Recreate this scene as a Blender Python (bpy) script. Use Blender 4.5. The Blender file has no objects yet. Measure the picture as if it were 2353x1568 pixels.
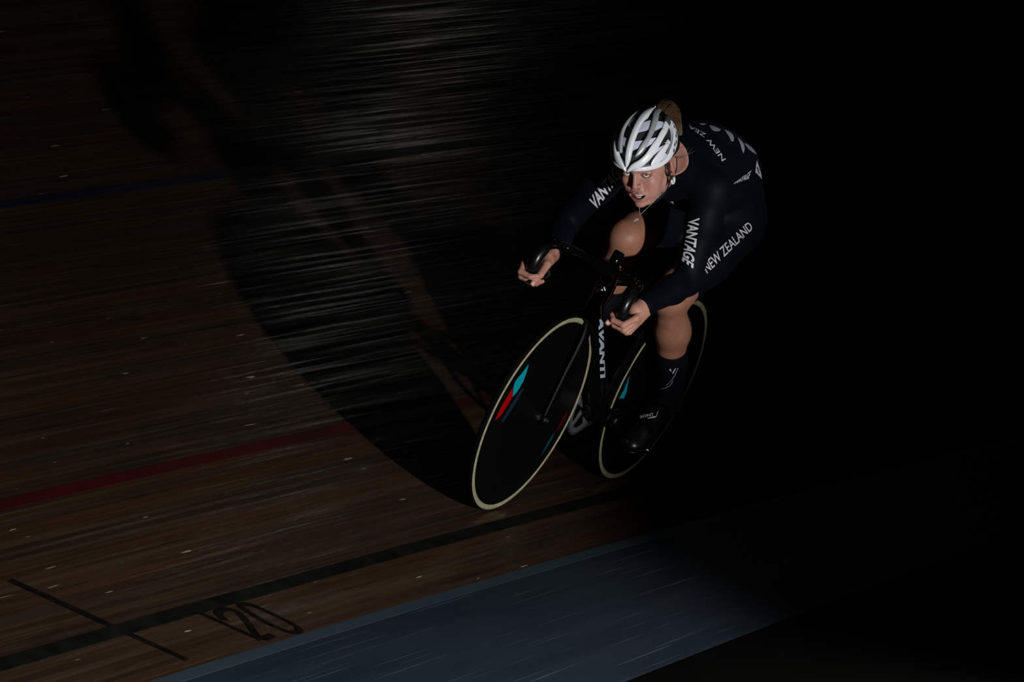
import bpy, bmesh, math, random
import numpy as np
from mathutils import Vector, Matrix, Euler
from mathutils.bvhtree import BVHTree

random.seed(7)
rng = np.random.default_rng(7)
SC = bpy.context.scene
COL = SC.collection

# ------------------------------------------------------------------ camera, world, lamps, exposure
def look(loc, target):
    d = Vector(target) - Vector(loc)
    return d.to_track_quat('-Z', 'Y').to_matrix().to_4x4()

cam_d = bpy.data.cameras.new('camera')
cam = bpy.data.objects.new('camera', cam_d); COL.objects.link(cam)
cam_d.sensor_width = 36.0; cam_d.sensor_fit = 'HORIZONTAL'
cam_d.lens = 36.0 * 8500.0 / 2353.0
cam_d.clip_start = 0.1; cam_d.clip_end = 300
R = Matrix(((-0.4257997, -0.0629090, 0.9026279), (0.9039433, 0.0142642, 0.4274144), (-0.0397635, 0.9979173, 0.0507925)))
cam.matrix_world = Matrix.Translation((10.7679, 4.6924, 1.36539)) @ R.to_4x4()
SC.camera = cam

w = bpy.data.worlds.new('dark_hall'); SC.world = w; w.use_nodes = True
w.node_tree.nodes['Background'].inputs[0].default_value = (0.8, 0.9, 1.0, 1)
w.node_tree.nodes['Background'].inputs[1].default_value = 0.0005

def lamp(name, kind, loc, target, power, radius, color=(1, 1, 1), angle=60, blend=0.5):
    d = bpy.data.lights.new(name, kind); o = bpy.data.objects.new(name, d); COL.objects.link(o)
    d.energy = power; d.color = color
    d.shadow_soft_size = radius
    if kind == 'SPOT':
        d.spot_size = math.radians(angle); d.spot_blend = blend
    o.matrix_world = Matrix.Translation(loc) @ look(loc, target).to_3x3().to_4x4()
    return o
# the remote flash standing on the infield, to the rider's left front
lamp('infield_flash', 'SPOT', (3.329, 3.659, 0.22), (3.329 - .132, 3.659 - .883, 0.22 + .449), 800, 0.06, (1.0, 0.97, 0.94), 89, 0.26)
# a far hall lamp high behind the rider's right
lamp('hall_lamp', 'SPOT', (-17.4, -5.3, 10.2), (0.0, 0.0, 0.2), 7.0, 0.16, (1.0, 0.96, 0.88), 60, 0.4)

SC.view_settings.view_transform = 'Standard'
SC.view_settings.look = 'None'
SC.view_settings.exposure = 0.0
SC.view_settings.gamma = 1.0
SC.view_settings.use_curve_mapping = False

# ------------------------------------------------------------------ helpers
def M(name, color, rough=0.5, metal=0.0, spec=0.5, coat=0.0, coat_rough=0.05):
    m = bpy.data.materials.new(name); m.use_nodes = True
    b = m.node_tree.nodes['Principled BSDF']
    b.inputs['Base Color'].default_value = (*color, 1)
    b.inputs['Roughness'].default_value = rough
    b.inputs['Metallic'].default_value = metal
    b.inputs['Specular IOR Level'].default_value = spec
    b.inputs['Coat Weight'].default_value = coat
    b.inputs['Coat Roughness'].default_value = coat_rough
    return m

def node(m, kind, **kw):
    n = m.node_tree.nodes.new(kind)
    for k, v in kw.items():
        if hasattr(n, k): setattr(n, k, v)
    return n
def lk(m, a, b): m.node_tree.links.new(a, b)

def mottled(m, scale, c0, c1, bump=0.0, detail=4.0, lo=0.35, hi=0.65):
    nt = m.node_tree; b = nt.nodes['Principled BSDF']
    tc = node(m, 'ShaderNodeTexCoord'); nz = node(m, 'ShaderNodeTexNoise')
    nz.inputs['Scale'].default_value = scale; nz.inputs['Detail'].default_value = detail
    lk(m, tc.outputs['Object'], nz.inputs['Vector'])
    r = node(m, 'ShaderNodeValToRGB')
    r.color_ramp.elements[0].position = lo; r.color_ramp.elements[0].color = (*c0, 1)
    r.color_ramp.elements[1].position = hi; r.color_ramp.elements[1].color = (*c1, 1)
    lk(m, nz.outputs['Fac'], r.inputs['Fac']); lk(m, r.outputs['Color'], b.inputs['Base Color'])
    if bump:
        bp = node(m, 'ShaderNodeBump'); bp.inputs['Strength'].default_value = bump
        bp.inputs['Distance'].default_value = 0.002
        lk(m, nz.outputs['Fac'], bp.inputs['Height']); lk(m, bp.outputs['Normal'], b.inputs['Normal'])
    return m

def link_mesh(name, verts, faces, mat, parent=None, smooth=True, uv=None):
    me = bpy.data.meshes.new(name)
    me.from_pydata([tuple(map(float, v)) for v in verts], [], [tuple(map(int, f)) for f in faces])
    if uv is not None:
        l = me.uv_layers.new(name='su')
        idx = np.empty(len(me.loops), dtype=np.int32); me.loops.foreach_get('vertex_index', idx)
        l.data.foreach_set('uv', np.asarray(uv, dtype=np.float32)[idx].ravel())
    if smooth: me.polygons.foreach_set('use_smooth', [True] * len(me.polygons))
    me.materials.append(mat)
    me.update()
    o = bpy.data.objects.new(name, me); COL.objects.link(o)
    if parent is not None: o.parent = parent
    return o

def fast_mesh(name, V, Q, mat, parent=None):
    me = bpy.data.meshes.new(name)
    V = np.ascontiguousarray(V, dtype=np.float32); Q = np.ascontiguousarray(Q, dtype=np.int32)
    me.vertices.add(len(V)); me.vertices.foreach_set('co', V.ravel())
    me.loops.add(Q.size); me.loops.foreach_set('vertex_index', Q.ravel())
    me.polygons.add(len(Q)); me.polygons.foreach_set('loop_start', np.arange(0, Q.size, 4, dtype=np.int32))
    me.polygons.foreach_set('use_smooth', np.ones(len(Q), dtype=bool))
    me.update(calc_edges=True); me.validate()
    me.materials.append(mat)
    o = bpy.data.objects.new(name, me); COL.objects.link(o)
    if parent is not None: o.parent = parent
    return o

def tag(o, label=None, cat=None, group=None, kind=None):
    if label: o['label'] = label
    if cat: o['category'] = cat
    if group: o['group'] = group
    if kind: o['kind'] = kind
    return o

def empty(name, mw=None, parent=None):
    o = bpy.data.objects.new(name, None); COL.objects.link(o); o.empty_display_size = 0.1
    if parent is not None: o.parent = parent
    if mw is not None: o.matrix_world = mw
    return o

def catmull(P, n):
    P = np.asarray(P, float); m = len(P)
    if m == 2:
        t = np.linspace(0, 1, n)[:, None]; return P[0] * (1 - t) + P[1] * t
    d = np.r_[0, np.cumsum(np.linalg.norm(np.diff(P, axis=0), axis=1))]
    t = np.linspace(0, d[-1], n); out = np.empty((n, P.shape[1]))
    T = np.empty_like(P); T[1:-1] = (P[2:] - P[:-2]) / (d[2:] - d[:-2])[:, None]
    T[0] = (P[1] - P[0]) / (d[1] - d[0]); T[-1] = (P[-1] - P[-2]) / (d[-1] - d[-2])
    i = np.clip(np.searchsorted(d, t, side='right') - 1, 0, m - 2)
    h = d[i + 1] - d[i]; s = (t - d[i]) / h
    s = s[:, None]; h = h[:, None]
    return ((2*s**3 - 3*s**2 + 1) * P[i] + (s**3 - 2*s**2 + s) * h * T[i] + (-2*s**3 + 3*s**2) * P[i+1] + (s**3 - s**2) * h * T[i+1])

class MB:
    """collects simple solids and links them as one mesh"""
    def __init__(s): s.v = []; s.f = []
    def add(s, v, f):
        n = len(s.v); s.v += [tuple(map(float, p)) for p in v]; s.f += [tuple(n + i for i in q) for q in f]
    def tube(s, pts, rad, n=12, steps=0, flat=None, up=(0, 1, 0), caps=True):
        """round (or flat: scale along the up direction) tube through pts"""
        P = np.asarray(pts, float); r = np.broadcast_to(np.asarray(rad, float), (len(P),)).astype(float)
        if steps:
            Q = catmull(np.c_[P, r], steps); P, r = Q[:, :3], np.abs(Q[:, 3])
        T = np.gradient(P, axis=0); T /= np.linalg.norm(T, axis=1)[:, None] + 1e-12
        u = np.array(up, float); V = []
        for i in range(len(P)):
            a = u - T[i] * (u @ T[i])
            if np.linalg.norm(a) < 1e-3: a = np.array([1.0, 0, 0]) - T[i] * T[i][0]
            a /= np.linalg.norm(a); b = np.cross(T[i], a)
            fl = 1.0 if flat is None else flat
            for k in range(n):
                t = 2 * math.pi * k / n
                V.append(P[i] + r[i] * (fl * math.cos(t) * a + math.sin(t) * b))
        F = []
        for i in range(len(P) - 1):
            for k in range(n):
                k2 = (k + 1) % n; F.append((i*n+k, i*n+k2, (i+1)*n+k2, (i+1)*n+k))
        if caps:
            F.append(tuple(range(n))[::-1]); F.append(tuple((len(P)-1)*n + k for k in range(n)))
        s.add(V, F); return s
    def lathe(s, prof, center, axis='y', n=64, closed=False):
        """prof: list of (radius, height along axis)"""
        c = np.array(center, float); V = []
        for (r, h) in prof:
            for k in range(n):
                t = 2 * math.pi * k / n
                if axis == 'y': V.append(c + np.array([r*math.cos(t), h, r*math.sin(t)]))
                else: V.append(c + np.array([r*math.cos(t), r*math.sin(t), h]))
        F = []; m = len(prof)
        for i in range(m if closed else m - 1):
            j = (i + 1) % m
            for k in range(n):
                k2 = (k + 1) % n; F.append((i*n+k, j*n+k, j*n+k2, i*n+k2))
        s.add(V, F); return s
    def box(s, c, size, rot=None):
        c = np.array(c, float); h = np.array(size, float) / 2
        V = np.array([[x, y, z] for x in (-1, 1) for y in (-1, 1) for z in (-1, 1)]) * h
        if rot is not None: V = V @ np.asarray(rot).T
        s.add(V + c, [(0, 1, 3, 2), (4, 6, 7, 5), (0, 4, 5, 1), (2, 3, 7, 6), (0, 2, 6, 4), (1, 5, 7, 3)]); return s
    def build(s, name, mat, parent=None, smooth=True, bevel=0.0, sharp=None):
        o = link_mesh(name, s.v, s.f, mat, parent, smooth)
        bm = bmesh.new(); bm.from_mesh(o.data); bmesh.ops.recalc_face_normals(bm, faces=bm.faces[:])
        if bevel:
            es = [e for e in bm.edges if len(e.link_faces) == 2 and e.calc_face_angle(0) > 0.6]
            bmesh.ops.bevel(bm, geom=es, offset=bevel, segments=2, profile=0.5, affect='EDGES')
        if smooth:
            for e in bm.edges:
                if len(e.link_faces) == 2 and e.calc_face_angle(0) > 0.7: e.smooth = False
        bm.to_mesh(o.data); bm.free()
        return o

# ---- signed distance modelling
class Grid:
    def __init__(s, lo, hi, h):
        s.lo = np.array(lo, float); s.h = h
        s.n = np.ceil((np.array(hi, float) - s.lo) / h).astype(int) + 1
        s.ax = [(s.lo[i] + h * np.arange(s.n[i])).astype(np.float32) for i in range(3)]
        s.D = np.full(s.n, 0.2, np.float32)
    def box(s, lo, hi):
        sl = []
        for i in range(3):
            a = int(np.clip(np.floor((lo[i] - s.lo[i]) / s.h), 0, s.n[i] - 1)); b = int(np.clip(np.ceil((hi[i] - s.lo[i]) / s.h) + 1, a + 1, s.n[i]))
            sl.append(slice(a, b))
        return tuple(sl)
    def pts(s, sl):
        return (s.ax[0][sl[0]][:, None, None], s.ax[1][sl[1]][None, :, None], s.ax[2][sl[2]][None, None, :])
    def put(s, sl, d, k, sub=False):
        A = s.D[sl]
        if sub:
            d = -d; h = np.maximum(k - np.abs(A - d), 0) / k; s.D[sl] = np.maximum(A, d) + h * h * k * 0.25
        else:
            h = np.maximum(k - np.abs(A - d), 0) / k; s.D[sl] = np.minimum(A, d) - h * h * k * 0.25
    def cone(s, a, b, ra, rb, k=0.03, sub=False):
        a = np.array(a, float); b = np.array(b, float); pad = max(ra, rb) + k + 4 * s.h
        sl = s.box(np.minimum(a, b) - pad, np.maximum(a, b) + pad); x, y, z = s.pts(sl)
        ab = b - a; L = ab @ ab + 1e-12
        t = np.clip(((x - a[0]) * ab[0] + (y - a[1]) * ab[1] + (z - a[2]) * ab[2]) / L, 0, 1)
        d = np.sqrt((x - a[0] - t*ab[0])**2 + (y - a[1] - t*ab[1])**2 + (z - a[2] - t*ab[2])**2) - (ra + t * (rb - ra))
        s.put(sl, d, k, sub)
    def ell(s, c, r, k=0.03, sub=False, rot=None):
        c = np.array(c, float); r = np.array(r, float); pad = r.max() + k + 4 * s.h
        sl = s.box(c - pad, c + pad); x, y, z = s.pts(sl); x = x - c[0]; y = y - c[1]; z = z - c[2]
        if rot is not None:   # columns of rot: the ellipsoid's axes
            rot = np.asarray(rot)
            x, y, z = (rot[0, 0]*x + rot[1, 0]*y + rot[2, 0]*z, rot[0, 1]*x + rot[1, 1]*y + rot[2, 1]*z, rot[0, 2]*x + rot[1, 2]*y + rot[2, 2]*z)
        k0 = np.sqrt((x/r[0])**2 + (y/r[1])**2 + (z/r[2])**2); k1 = np.sqrt((x/r[0]**2)**2 + (y/r[1]**2)**2 + (z/r[2]**2)**2)
        d = k0 * (k0 - 1.0) / np.maximum(k1, 1e-6)
        s.put(sl, d, k, sub)
    def plane(s, p, n):
        p = np.array(p, float); n = np.array(n, float); n = n / np.linalg.norm(n)
        x, y, z = s.pts((slice(None),) * 3)
        return ((x - p[0]) * n[0] + (y - p[1]) * n[1] + (z - p[2]) * n[2]).astype(np.float32)
    def ball(s, p, r):
        x, y, z = s.pts((slice(None),) * 3)
        return (np.sqrt((x - p[0])**2 + (y - p[1])**2 + (z - p[2])**2) - r).astype(np.float32)
    def mesh(s, D=None):
        return nets(s.D if D is None else D, s.lo, s.h)

def nets(D, lo, h):
    """naive surface nets -> verts, quads"""
    ins = D < 0
    c = np.zeros(np.array(D.shape) - 1, np.uint8)
    sl = [slice(0, -1), slice(1, None)]
    for i in (0, 1):
        for j in (0, 1):
            for k in (0, 1): c += ins[sl[i], sl[j], sl[k]]
    act = (c > 0) & (c < 8)
    I = np.argwhere(act); idx = np.full(act.shape, -1, np.int32); idx[act] = np.arange(len(I))
    acc = np.zeros((len(I), 3)); cnt = np.zeros(len(I))
    corners = [(i, j, k) for i in (0, 1) for j in (0, 1) for k in (0, 1)]
    val = {cc: D[I[:, 0] + cc[0], I[:, 1] + cc[1], I[:, 2] + cc[2]].astype(float) for cc in corners}
    for a in corners:
        for ax in range(3):
            if a[ax] == 0:
                b = list(a); b[ax] = 1; b = tuple(b)
                va, vb = val[a], val[b]; m = (va < 0) != (vb < 0)
                t = np.where(m, va / np.where(m, va - vb, 1), 0)
                p = np.repeat(np.array(a, float)[None], len(I), 0); p[:, ax] += t
                acc[m] += p[m]; cnt[m] += 1
    V = lo + h * (I + acc / cnt[:, None])
    Q = []
    for ax in range(3):
        o1, o2 = [(1, 2), (2, 0), (0, 1)][ax]
        s0 = [slice(None)] * 3; s1 = [slice(None)] * 3; s0[ax] = slice(0, -1); s1[ax] = slice(1, None)
        A, B = ins[tuple(s0)], ins[tuple(s1)]
        E = np.argwhere(A != B)
        ok = (E[:, o1] > 0) & (E[:, o2] > 0) & (E[:, o1] < D.shape[o1] - 1) & (E[:, o2] < D.shape[o2] - 1)
        E = E[ok]
        flip = A[E[:, 0], E[:, 1], E[:, 2]]
        def at(d1, d2):
            X = E.copy(); X[:, o1] += d1; X[:, o2] += d2
            return idx[X[:, 0], X[:, 1], X[:, 2]]
        q = np.stack([at(-1, -1), at(0, -1), at(0, 0), at(-1, 0)], 1)
        q[~flip] = q[~flip][:, ::-1]
        Q.append(q)
    Q = np.concatenate(Q); Q = Q[(Q >= 0).all(1)]
    return V, Q

# ------------------------------------------------------------------ the banked track
BANK, TWIST, CURV = 0.4614948, -0.0217464, 0.01584796
BAND_W, BAND_T = 0.86, 0.15
Z0 = BAND_W * math.sin(BAND_T)
_ss = np.linspace(-40, 30, 14001); _d = _ss[1] - _ss[0]
_an = CURV * _ss
_ex = np.cumsum(np.cos(_an)) * _d; _ex -= np.interp(0, _ss, _ex)
_ey = np.cumsum(np.sin(_an)) * _d; _ey -= np.interp(0, _ss, _ey)
def surf(u, s, lift=0.0):
    """u metres up the bank from the inner edge, s metres along it (forward of the rider)"""
    u, s = np.broadcast_arrays(np.asarray(u, float), np.asarray(s, float))
    X = np.interp(s, _ss, _ex); Y = np.interp(s, _ss, _ey); A = CURV * s
    ph = np.clip(BANK + TWIST * s, 0.2, 0.75); ph = np.where(u >= 0, ph, BAND_T)
    hx, hy = np.sin(A), -np.cos(A)
    P = np.stack([X + u*np.cos(ph)*hx, Y + u*np.cos(ph)*hy, Z0 + u*np.sin(ph)], -1)
    Nn = np.stack([-np.sin(ph)*hx, -np.sin(ph)*hy, np.cos(ph)], -1)
    return P + Nn * np.asarray(lift)[..., None]

def ribbon(name, u0, u1, s0, s1, top, bottom, mat, parent=None, ds=0.5, nu=1, kind=None):
    ns = max(2, int(round((s1 - s0) / ds)) + 1)
    S = np.linspace(s0, s1, ns); Uu = np.linspace(u0, u1, nu + 1)
    V = []; UV = []
    for s in S:
        for u in Uu: UV.append((s, u))
        for u in Uu: UV.append((s, u))
    UV = np.array(UV); L = np.tile(np.r_[np.full(nu+1, top), np.full(nu+1, bottom)], ns)
    V = surf(UV[:, 1], UV[:, 0], L)
    F = []; w_ = 2 * (nu + 1)
    for i in range(ns - 1):
        a, b = i * w_, (i + 1) * w_
        for k in range(nu):
            F.append((a+k, b+k, b+k+1, a+k+1)); F.append((a+nu+1+k, a+nu+2+k, b+nu+2+k, b+nu+1+k))
        F.append((a, a+nu+1, b+nu+1, b)); F.append((a+nu, b+nu, b+2*nu+1, a+2*nu+1))
    F.append(tuple(range(nu+1)) + tuple(range(2*nu+1, nu, -1)))
    e = (ns-1)*w_; F.append(tuple(e+i for i in range(nu, -1, -1)) + tuple(e+i for i in range(nu+1, 2*nu+2)))
    o = link_mesh(name, V, F, mat, parent, smooth=False, uv=UV)
    if kind: o['kind'] = kind
    return o

# timber: every board takes its own tone, grain drawn out along the boards, scuffs, worn varnish
wood = M('track_timber', (0.2, 0.12, 0.07), 0.4)
nt = wood.node_tree; bs = nt.nodes['Principled BSDF']
uvn = node(wood, 'ShaderNodeUVMap', uv_map='su'); oi = node(wood, 'ShaderNodeObjectInfo')
def streak(sx, sy, detail=3.0, off=0.0):
    mp = node(wood, 'ShaderNodeMapping'); mp.inputs['Scale'].default_value = (sx, sy, 1); mp.inputs['Location'].default_value = (off, off*1.7, 0)
    lk(wood, uvn.outputs['UV'], mp.inputs['Vector'])
    nz = node(wood, 'ShaderNodeTexNoise'); nz.inputs['Scale'].default_value = 1.0; nz.inputs['Detail'].default_value = detail
    lk(wood, mp.outputs['Vector'], nz.inputs['Vector']); return nz.outputs['Fac']
def mixc(fac, a, b, mode='MIX'):
    mx = node(wood, 'ShaderNodeMix', data_type='RGBA', blend_type=mode)
    if isinstance(fac, float): mx.inputs[0].default_value = fac
    else: lk(wood, fac, mx.inputs[0])
    for i, c in ((6, a), (7, b)):
        if isinstance(c, tuple): mx.inputs[i].default_value = (*c, 1)
        else: lk(wood, c, mx.inputs[i])
    return mx.outputs[2]
def ramp(src, p0, p1, v0=0.0, v1=1.0):
    mr = node(wood, 'ShaderNodeMapRange'); mr.interpolation_type = 'SMOOTHSTEP'
    mr.inputs['From Min'].default_value = p0; mr.inputs['From Max'].default_value = p1
    mr.inputs['To Min'].default_value = v0; mr.inputs['To Max'].default_value = v1
    lk(wood, src, mr.inputs['Value']); return mr.outputs['Result']
c = mixc(ramp(streak(0.9, 38), .35, .68), (0.027, 0.0155, 0.009), (0.056, 0.035, 0.0215))
c = mixc(ramp(streak(0.35, 9, 2, 3.3), .4, .66, 0, .8), c, (0.050, 0.0225, 0.0095))
c = mixc(ramp(oi.outputs['Random'], 0, 1, 0, .55), c, (0.020, 0.013, 0.0095))
c = mixc(ramp(streak(3.0, 22, 4, 9.1), .60, .72, 0, .55), c, (0.016, 0.0105, 0.0075))
scuff = ramp(streak(7.0, 60, 1.0, 5.7), .752, .79)
scuff2 = ramp(streak(1.3, 90, 2.0, 2.7), .715, .785)
c = mixc(scuff, c, (0.42, 0.34, 0.27)); c = mixc(scuff2, c, (0.27, 0.22, 0.18))
lk(wood, c, bs.inputs['Base Color'])
lk(wood, ramp(streak(0.8, 46, 3, 7.7), .36, .66, .20, .52), bs.inputs['Roughness'])
bp = node(wood, 'ShaderNodeBump'); bp.inputs['Strength'].default_value = 0.9; bp.inputs['Distance'].default_value = 0.0022
mx = node(wood, 'ShaderNodeMath', operation='ADD')
lk(wood, streak(1.1, 60, 4, 1.3), mx.inputs[0]); lk(wood, streak(2.5, 14, 3, 4.1), mx.inputs[1])
lk(wood, mx.outputs[0], bp.inputs['Height']); lk(wood, bp.outputs['Normal'], bs.inputs['Normal'])
lk(wood, ramp(streak(0.9, 3.2, 4, 12.3), .38, .64, .04, .36), bs.inputs['Specular IOR Level'])

m_under = M('under_deck', (0.03, 0.02, 0.015), 0.8)
m_black = mottled(M('black_line_paint', (0.006, 0.006, 0.006), 0.7, spec=0.06), 9, (0.003, 0.0035, 0.003), (0.008, 0.0085, 0.007))
m_red = mottled(M('red_line_paint', (0.1, 0.004, 0.006), 0.45), 7, (0.030, 0.0006, 0.0012), (0.056, 0.001, 0.0018))
m_blue = M('blue_line_paint', (0.004, 0.006, 0.022), 0.45)
m_mark = mottled(M('marker_ink', (0.003, 0.003, 0.003), 0.8, spec=0.05), 30, (0.002, 0.0018, 0.0015), (0.008, 0.0062, 0.0045))

S0, S1, U_TOP = -11.0, 5.6, 4.5
floor = ribbon('floor', 0.0, 7.0, -24, 12, -0.013, -0.06, m_under, nu=8)
tag(floor, 'banked timber bicycle track', kind='structure')
NR, NL = 75, 4
pitch = U_TOP / NR
for r_ in range(NR):
    cuts = np.linspace(S0, S1, NL + 1) + rng.uniform(-1.2, 1.2, NL + 1); cuts[0] = S0; cuts[-1] = S1
    for k in range(NL):
        dz = float(rng.uniform(-0.0005, 0.0004))
        ribbon('board', r_*pitch + 0.0009, (r_+1)*pitch - 0.0009, cuts[k] + 0.001, cuts[k+1] - 0.001, dz, -0.0125, wood, floor)
# boards out of the picture, higher up and further round
mbv, mbf, mbu = [], [], []
def far_board(u0, u1, s0, s1):
    ns = max(2, int((s1 - s0) / 0.8) + 1); S = np.linspace(s0, s1, ns); n = len(mbv)
    for s in S:
        for u in (u0 + .001, u1 - .001): mbv.append(tuple(surf(u, s, 0.0))); mbu.append((s, u))
    for i in range(ns - 1): mbf.append((n+2*i, n+2*i+2, n+2*i+3, n+2*i+1))
for r_ in range(NR): far_board(r_*pitch, (r_+1)*pitch, -24, S0); far_board(r_*pitch, (r_+1)*pitch, S1, 12)
for r_ in range(NR, int(7.0 / pitch)): far_board(r_*pitch, (r_+1)*pitch, -24, 12)
fb = link_mesh('distant_boards', mbv, mbf, wood, floor, smooth=False, uv=mbu); fb['kind'] = 'stuff'

for nm, u0, u1, mt in (('black_line', .200, .250, m_black), ('red_line', .8624, .9124, m_red), ('blue_line', 2.519, 2.569, m_blue)):
    ribbon(nm, u0, u1, -24, 12, 0.0012, 0.0004, mt, floor, ds=0.25)

def stroke(mb, pts, wd, lift=0.0016, n=24):
    P = catmull(np.array(pts, float), n); T = np.gradient(P, axis=0); T /= np.linalg.norm(T, axis=1)[:, None]
    Nn = np.stack([-T[:, 1], T[:, 0]], 1); V = []
    for p, q in zip(P, Nn):
        for sgn, lf in ((1, lift), (-1, lift), (1, 0.0003), (-1, 0.0003)):
            x = p + sgn * q * wd / 2; V.append(surf(x[0], x[1], lf))
    F = [(0, 1, 3, 2)]
    for i in range(n - 1):
        a, b = 4*i, 4*i + 4
        F += [(a, b, b+1, a+1), (a, a+2, b+2, b), (a+1, b+1, b+3, a+3), (a+2, a+3, b+3, b+2)]
    F.append((4*n-4, 4*n-2, 4*n-1, 4*n-3)); mb.add(V, F)
t = MB(); stroke(t, [(.252, 2.9), (.40, 2.908), (.547, 2.917)], .034); t.build('tick_mark', m_mark, floor, smooth=False)
t = MB(); stroke(t, [(.034, 2.885), (.12, 2.89), (.198, 2.897)], .028); t.build('tick_mark', m_mark, floor, smooth=False)
t = MB(); stroke(t, [(.197, 2.514), (.125, 2.507), (.023, 2.498)], .022); t.build('painted_digit', m_mark, floor, smooth=False)
t = MB(); stroke(t, [(.142, 2.482), (.178, 2.455), (.19, 2.405), (.168, 2.375), (.108, 2.418), (.031, 2.487), (.028, 2.418)], .024, n=40); t.build('painted_digit', m_mark, floor, smooth=False)
t = MB(); stroke(t, [(.187, 2.325), (.178, 2.278), (.118, 2.266), (.043, 2.268), (.014, 2.292), (.02, 2.335), (.06, 2.35), (.122, 2.345), (.187, 2.325)], .022, n=48); t.build('painted_digit', m_mark, floor, smooth=False)

# the blue band and its lighter edge strip, then the flat infield
def scratched(name, c0, c1, light, thr):
    m = M(name, c0, 0.5, spec=0.2); b = m.node_tree.nodes['Principled BSDF']
    uv = node(m, 'ShaderNodeUVMap', uv_map='su')
    def st(sx, sy, det, off):
        mp = node(m, 'ShaderNodeMapping'); mp.inputs['Scale'].default_value = (sx, sy, 1); mp.inputs['Location'].default_value = (off, off, 0)
        lk(m, uv.outputs['UV'], mp.inputs['Vector']); nz = node(m, 'ShaderNodeTexNoise'); nz.inputs['Scale'].default_value = 1; nz.inputs['Detail'].default_value = det
        lk(m, mp.outputs['Vector'], nz.inputs['Vector']); return nz.outputs['Fac']
    def mr(s_, a, b_, c_, d_):
        r = node(m, 'ShaderNodeMapRange'); r.inputs[1].default_value = a; r.inputs[2].default_value = b_; r.inputs[3].default_value = c_; r.inputs[4].default_value = d_
        lk(m, s_, r.inputs[0]); return r.outputs[0]
    m1 = node(m, 'ShaderNodeMix', data_type='RGBA'); m1.inputs[6].default_value = (*c0, 1); m1.inputs[7].default_value = (*c1, 1)
    lk(m, mr(st(.8, 7, 3, 1), .35, .65, 0, 1), m1.inputs[0])
    m2 = node(m, 'ShaderNodeMix', data_type='RGBA'); lk(m, m1.outputs[2], m2.inputs[6]); m2.inputs[7].default_value = (*light, 1)
    lk(m, mr(st(1.0, 105, 2, 4), thr, thr + .06, 0, .85), m2.inputs[0])
    lk(m, m2.outputs[2], b.inputs['Base Color'])
    return m
m_band = scratched('blue_band_paint', (0.021, 0.037, 0.059), (0.034, 0.053, 0.080), (0.12, 0.17, 0.23), .64)
m_edge = scratched('pale_blue_paint', (0.046, 0.086, 0.118), (0.066, 0.106, 0.136), (0.13, 0.18, 0.22), .68)
band = ribbon('trim_1', -BAND_W, -0.0602, -24, 12, 0.0, -0.08, m_band, nu=4); tag(band, 'blue painted band along the inner edge of the track', kind='structure')
strip_ = ribbon('trim_2', -0.0598, -0.0005, -24, 12, 0.0003, -0.07, m_edge); tag(strip_, 'pale blue strip between timber and blue band', kind='structure')
V = []; S = np.linspace(-24, 12, 73)
for s in S:
    V.append(surf(-BAND_W - .004, s)); p = np.array(V[-1]); hx, hy = math.sin(CURV*s), -math.cos(CURV*s); V.append((p[0] - 9*hx, p[1] - 9*hy, p[2]))
V = np.array(V); V[:, 2] = 0.0
nv = len(V); V = np.r_[V, V - [0, 0, .05]]
F = []
for i in range(len(S) - 1):
    a, b = 2*i, 2*i+2; F += [(a, a+1, b+1, b), (nv+a, nv+b, nv+b+1, nv+a+1), (a, b, nv+b, nv+a), (a+1, nv+a+1, nv+b+1, b+1)]
m_inf = mottled(M('infield_floor_paint', (0.01, 0.01, 0.009), 0.7, spec=0.06), 6, (0.0035, 0.0038, 0.003), (0.0065, 0.0066, 0.0056))
inf = link_mesh('floor_infield', V, F, m_inf, None, smooth=False); tag(inf, 'flat grey infield floor inside the blue band', kind='structure')
# outer hall wall above the track
mw_ = M('hall_wall_paint', (0.05, 0.05, 0.05), 0.8)
V = []
for s in np.linspace(-24, 12, 37):
    p = surf(7.05, s); V += [p - [0, 0, .3], p + [0, 0, 1.1]]
F = [(2*i, 2*i+2, 2*i+3, 2*i+1) for i in range(36)]
wl = link_mesh('wall_outer', V, F, mw_, None, smooth=False); so = wl.modifiers.new('thick', 'SOLIDIFY'); so.thickness = 0.15; so.offset = -1
tag(wl, 'dark outer wall above the banked track', kind='structure')

# ------------------------------------------------------------------ bike frame: x forward, y left, z along the leaning bike, origin at the rear tyre's contact
W = Matrix(((0.9999759, -0.0069383, -0.0000613), (0.0062127, 0.8913975, 0.4531797), (-0.0030896, -0.4531691, 0.8914192)))
MW = Matrix.Translation((-0.4824884, -0.2824550, 0.2689850)) @ W.to_4x4()
WB, RW, WR = 0.965, 0.335, 0.3225

m_gloss = M('black_gloss_lacquer', (0.002, 0.002, 0.0025), 0.06, spec=0.5)
m_carbon = M('black_disc_carbon', (0.0015, 0.0015, 0.002), 0.4, spec=0.2)
m_rubber = M('black_tyre_rubber', (0.0012, 0.0012, 0.0012), 0.85, spec=0.08)
m_pale = mottled(M('pale_tyre_wall', (0.25, 0.24, 0.15), 0.7), 60, (0.21, 0.205, 0.125), (0.28, 0.27, 0.17))
m_metal = M('polished_steel', (0.55, 0.55, 0.56), 0.2, metal=1.0)
m_dkmetal = M('dark_anodised_metal', (0.07, 0.075, 0.085), 0.33, metal=0.7)
m_grip = M('black_rubber_grip', (0.003, 0.003, 0.0035), 0.3, spec=0.4)
m_white = M('white_print', (0.50, 0.51, 0.56), 0.6, spec=.2)
m_printgrey = M('blue_grey_print', (0.34, 0.39, 0.47), 0.6, spec=.2)
m_teal = M('teal_sticker', (0.0, 0.25, 0.31), 0.5, spec=.2)
m_redst = M('red_sticker', (0.28, 0.0, 0.0), 0.5, spec=.2)
m_navyst = M('navy_sticker', (0.008, 0.014, 0.03), 0.5, spec=.2)

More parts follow.
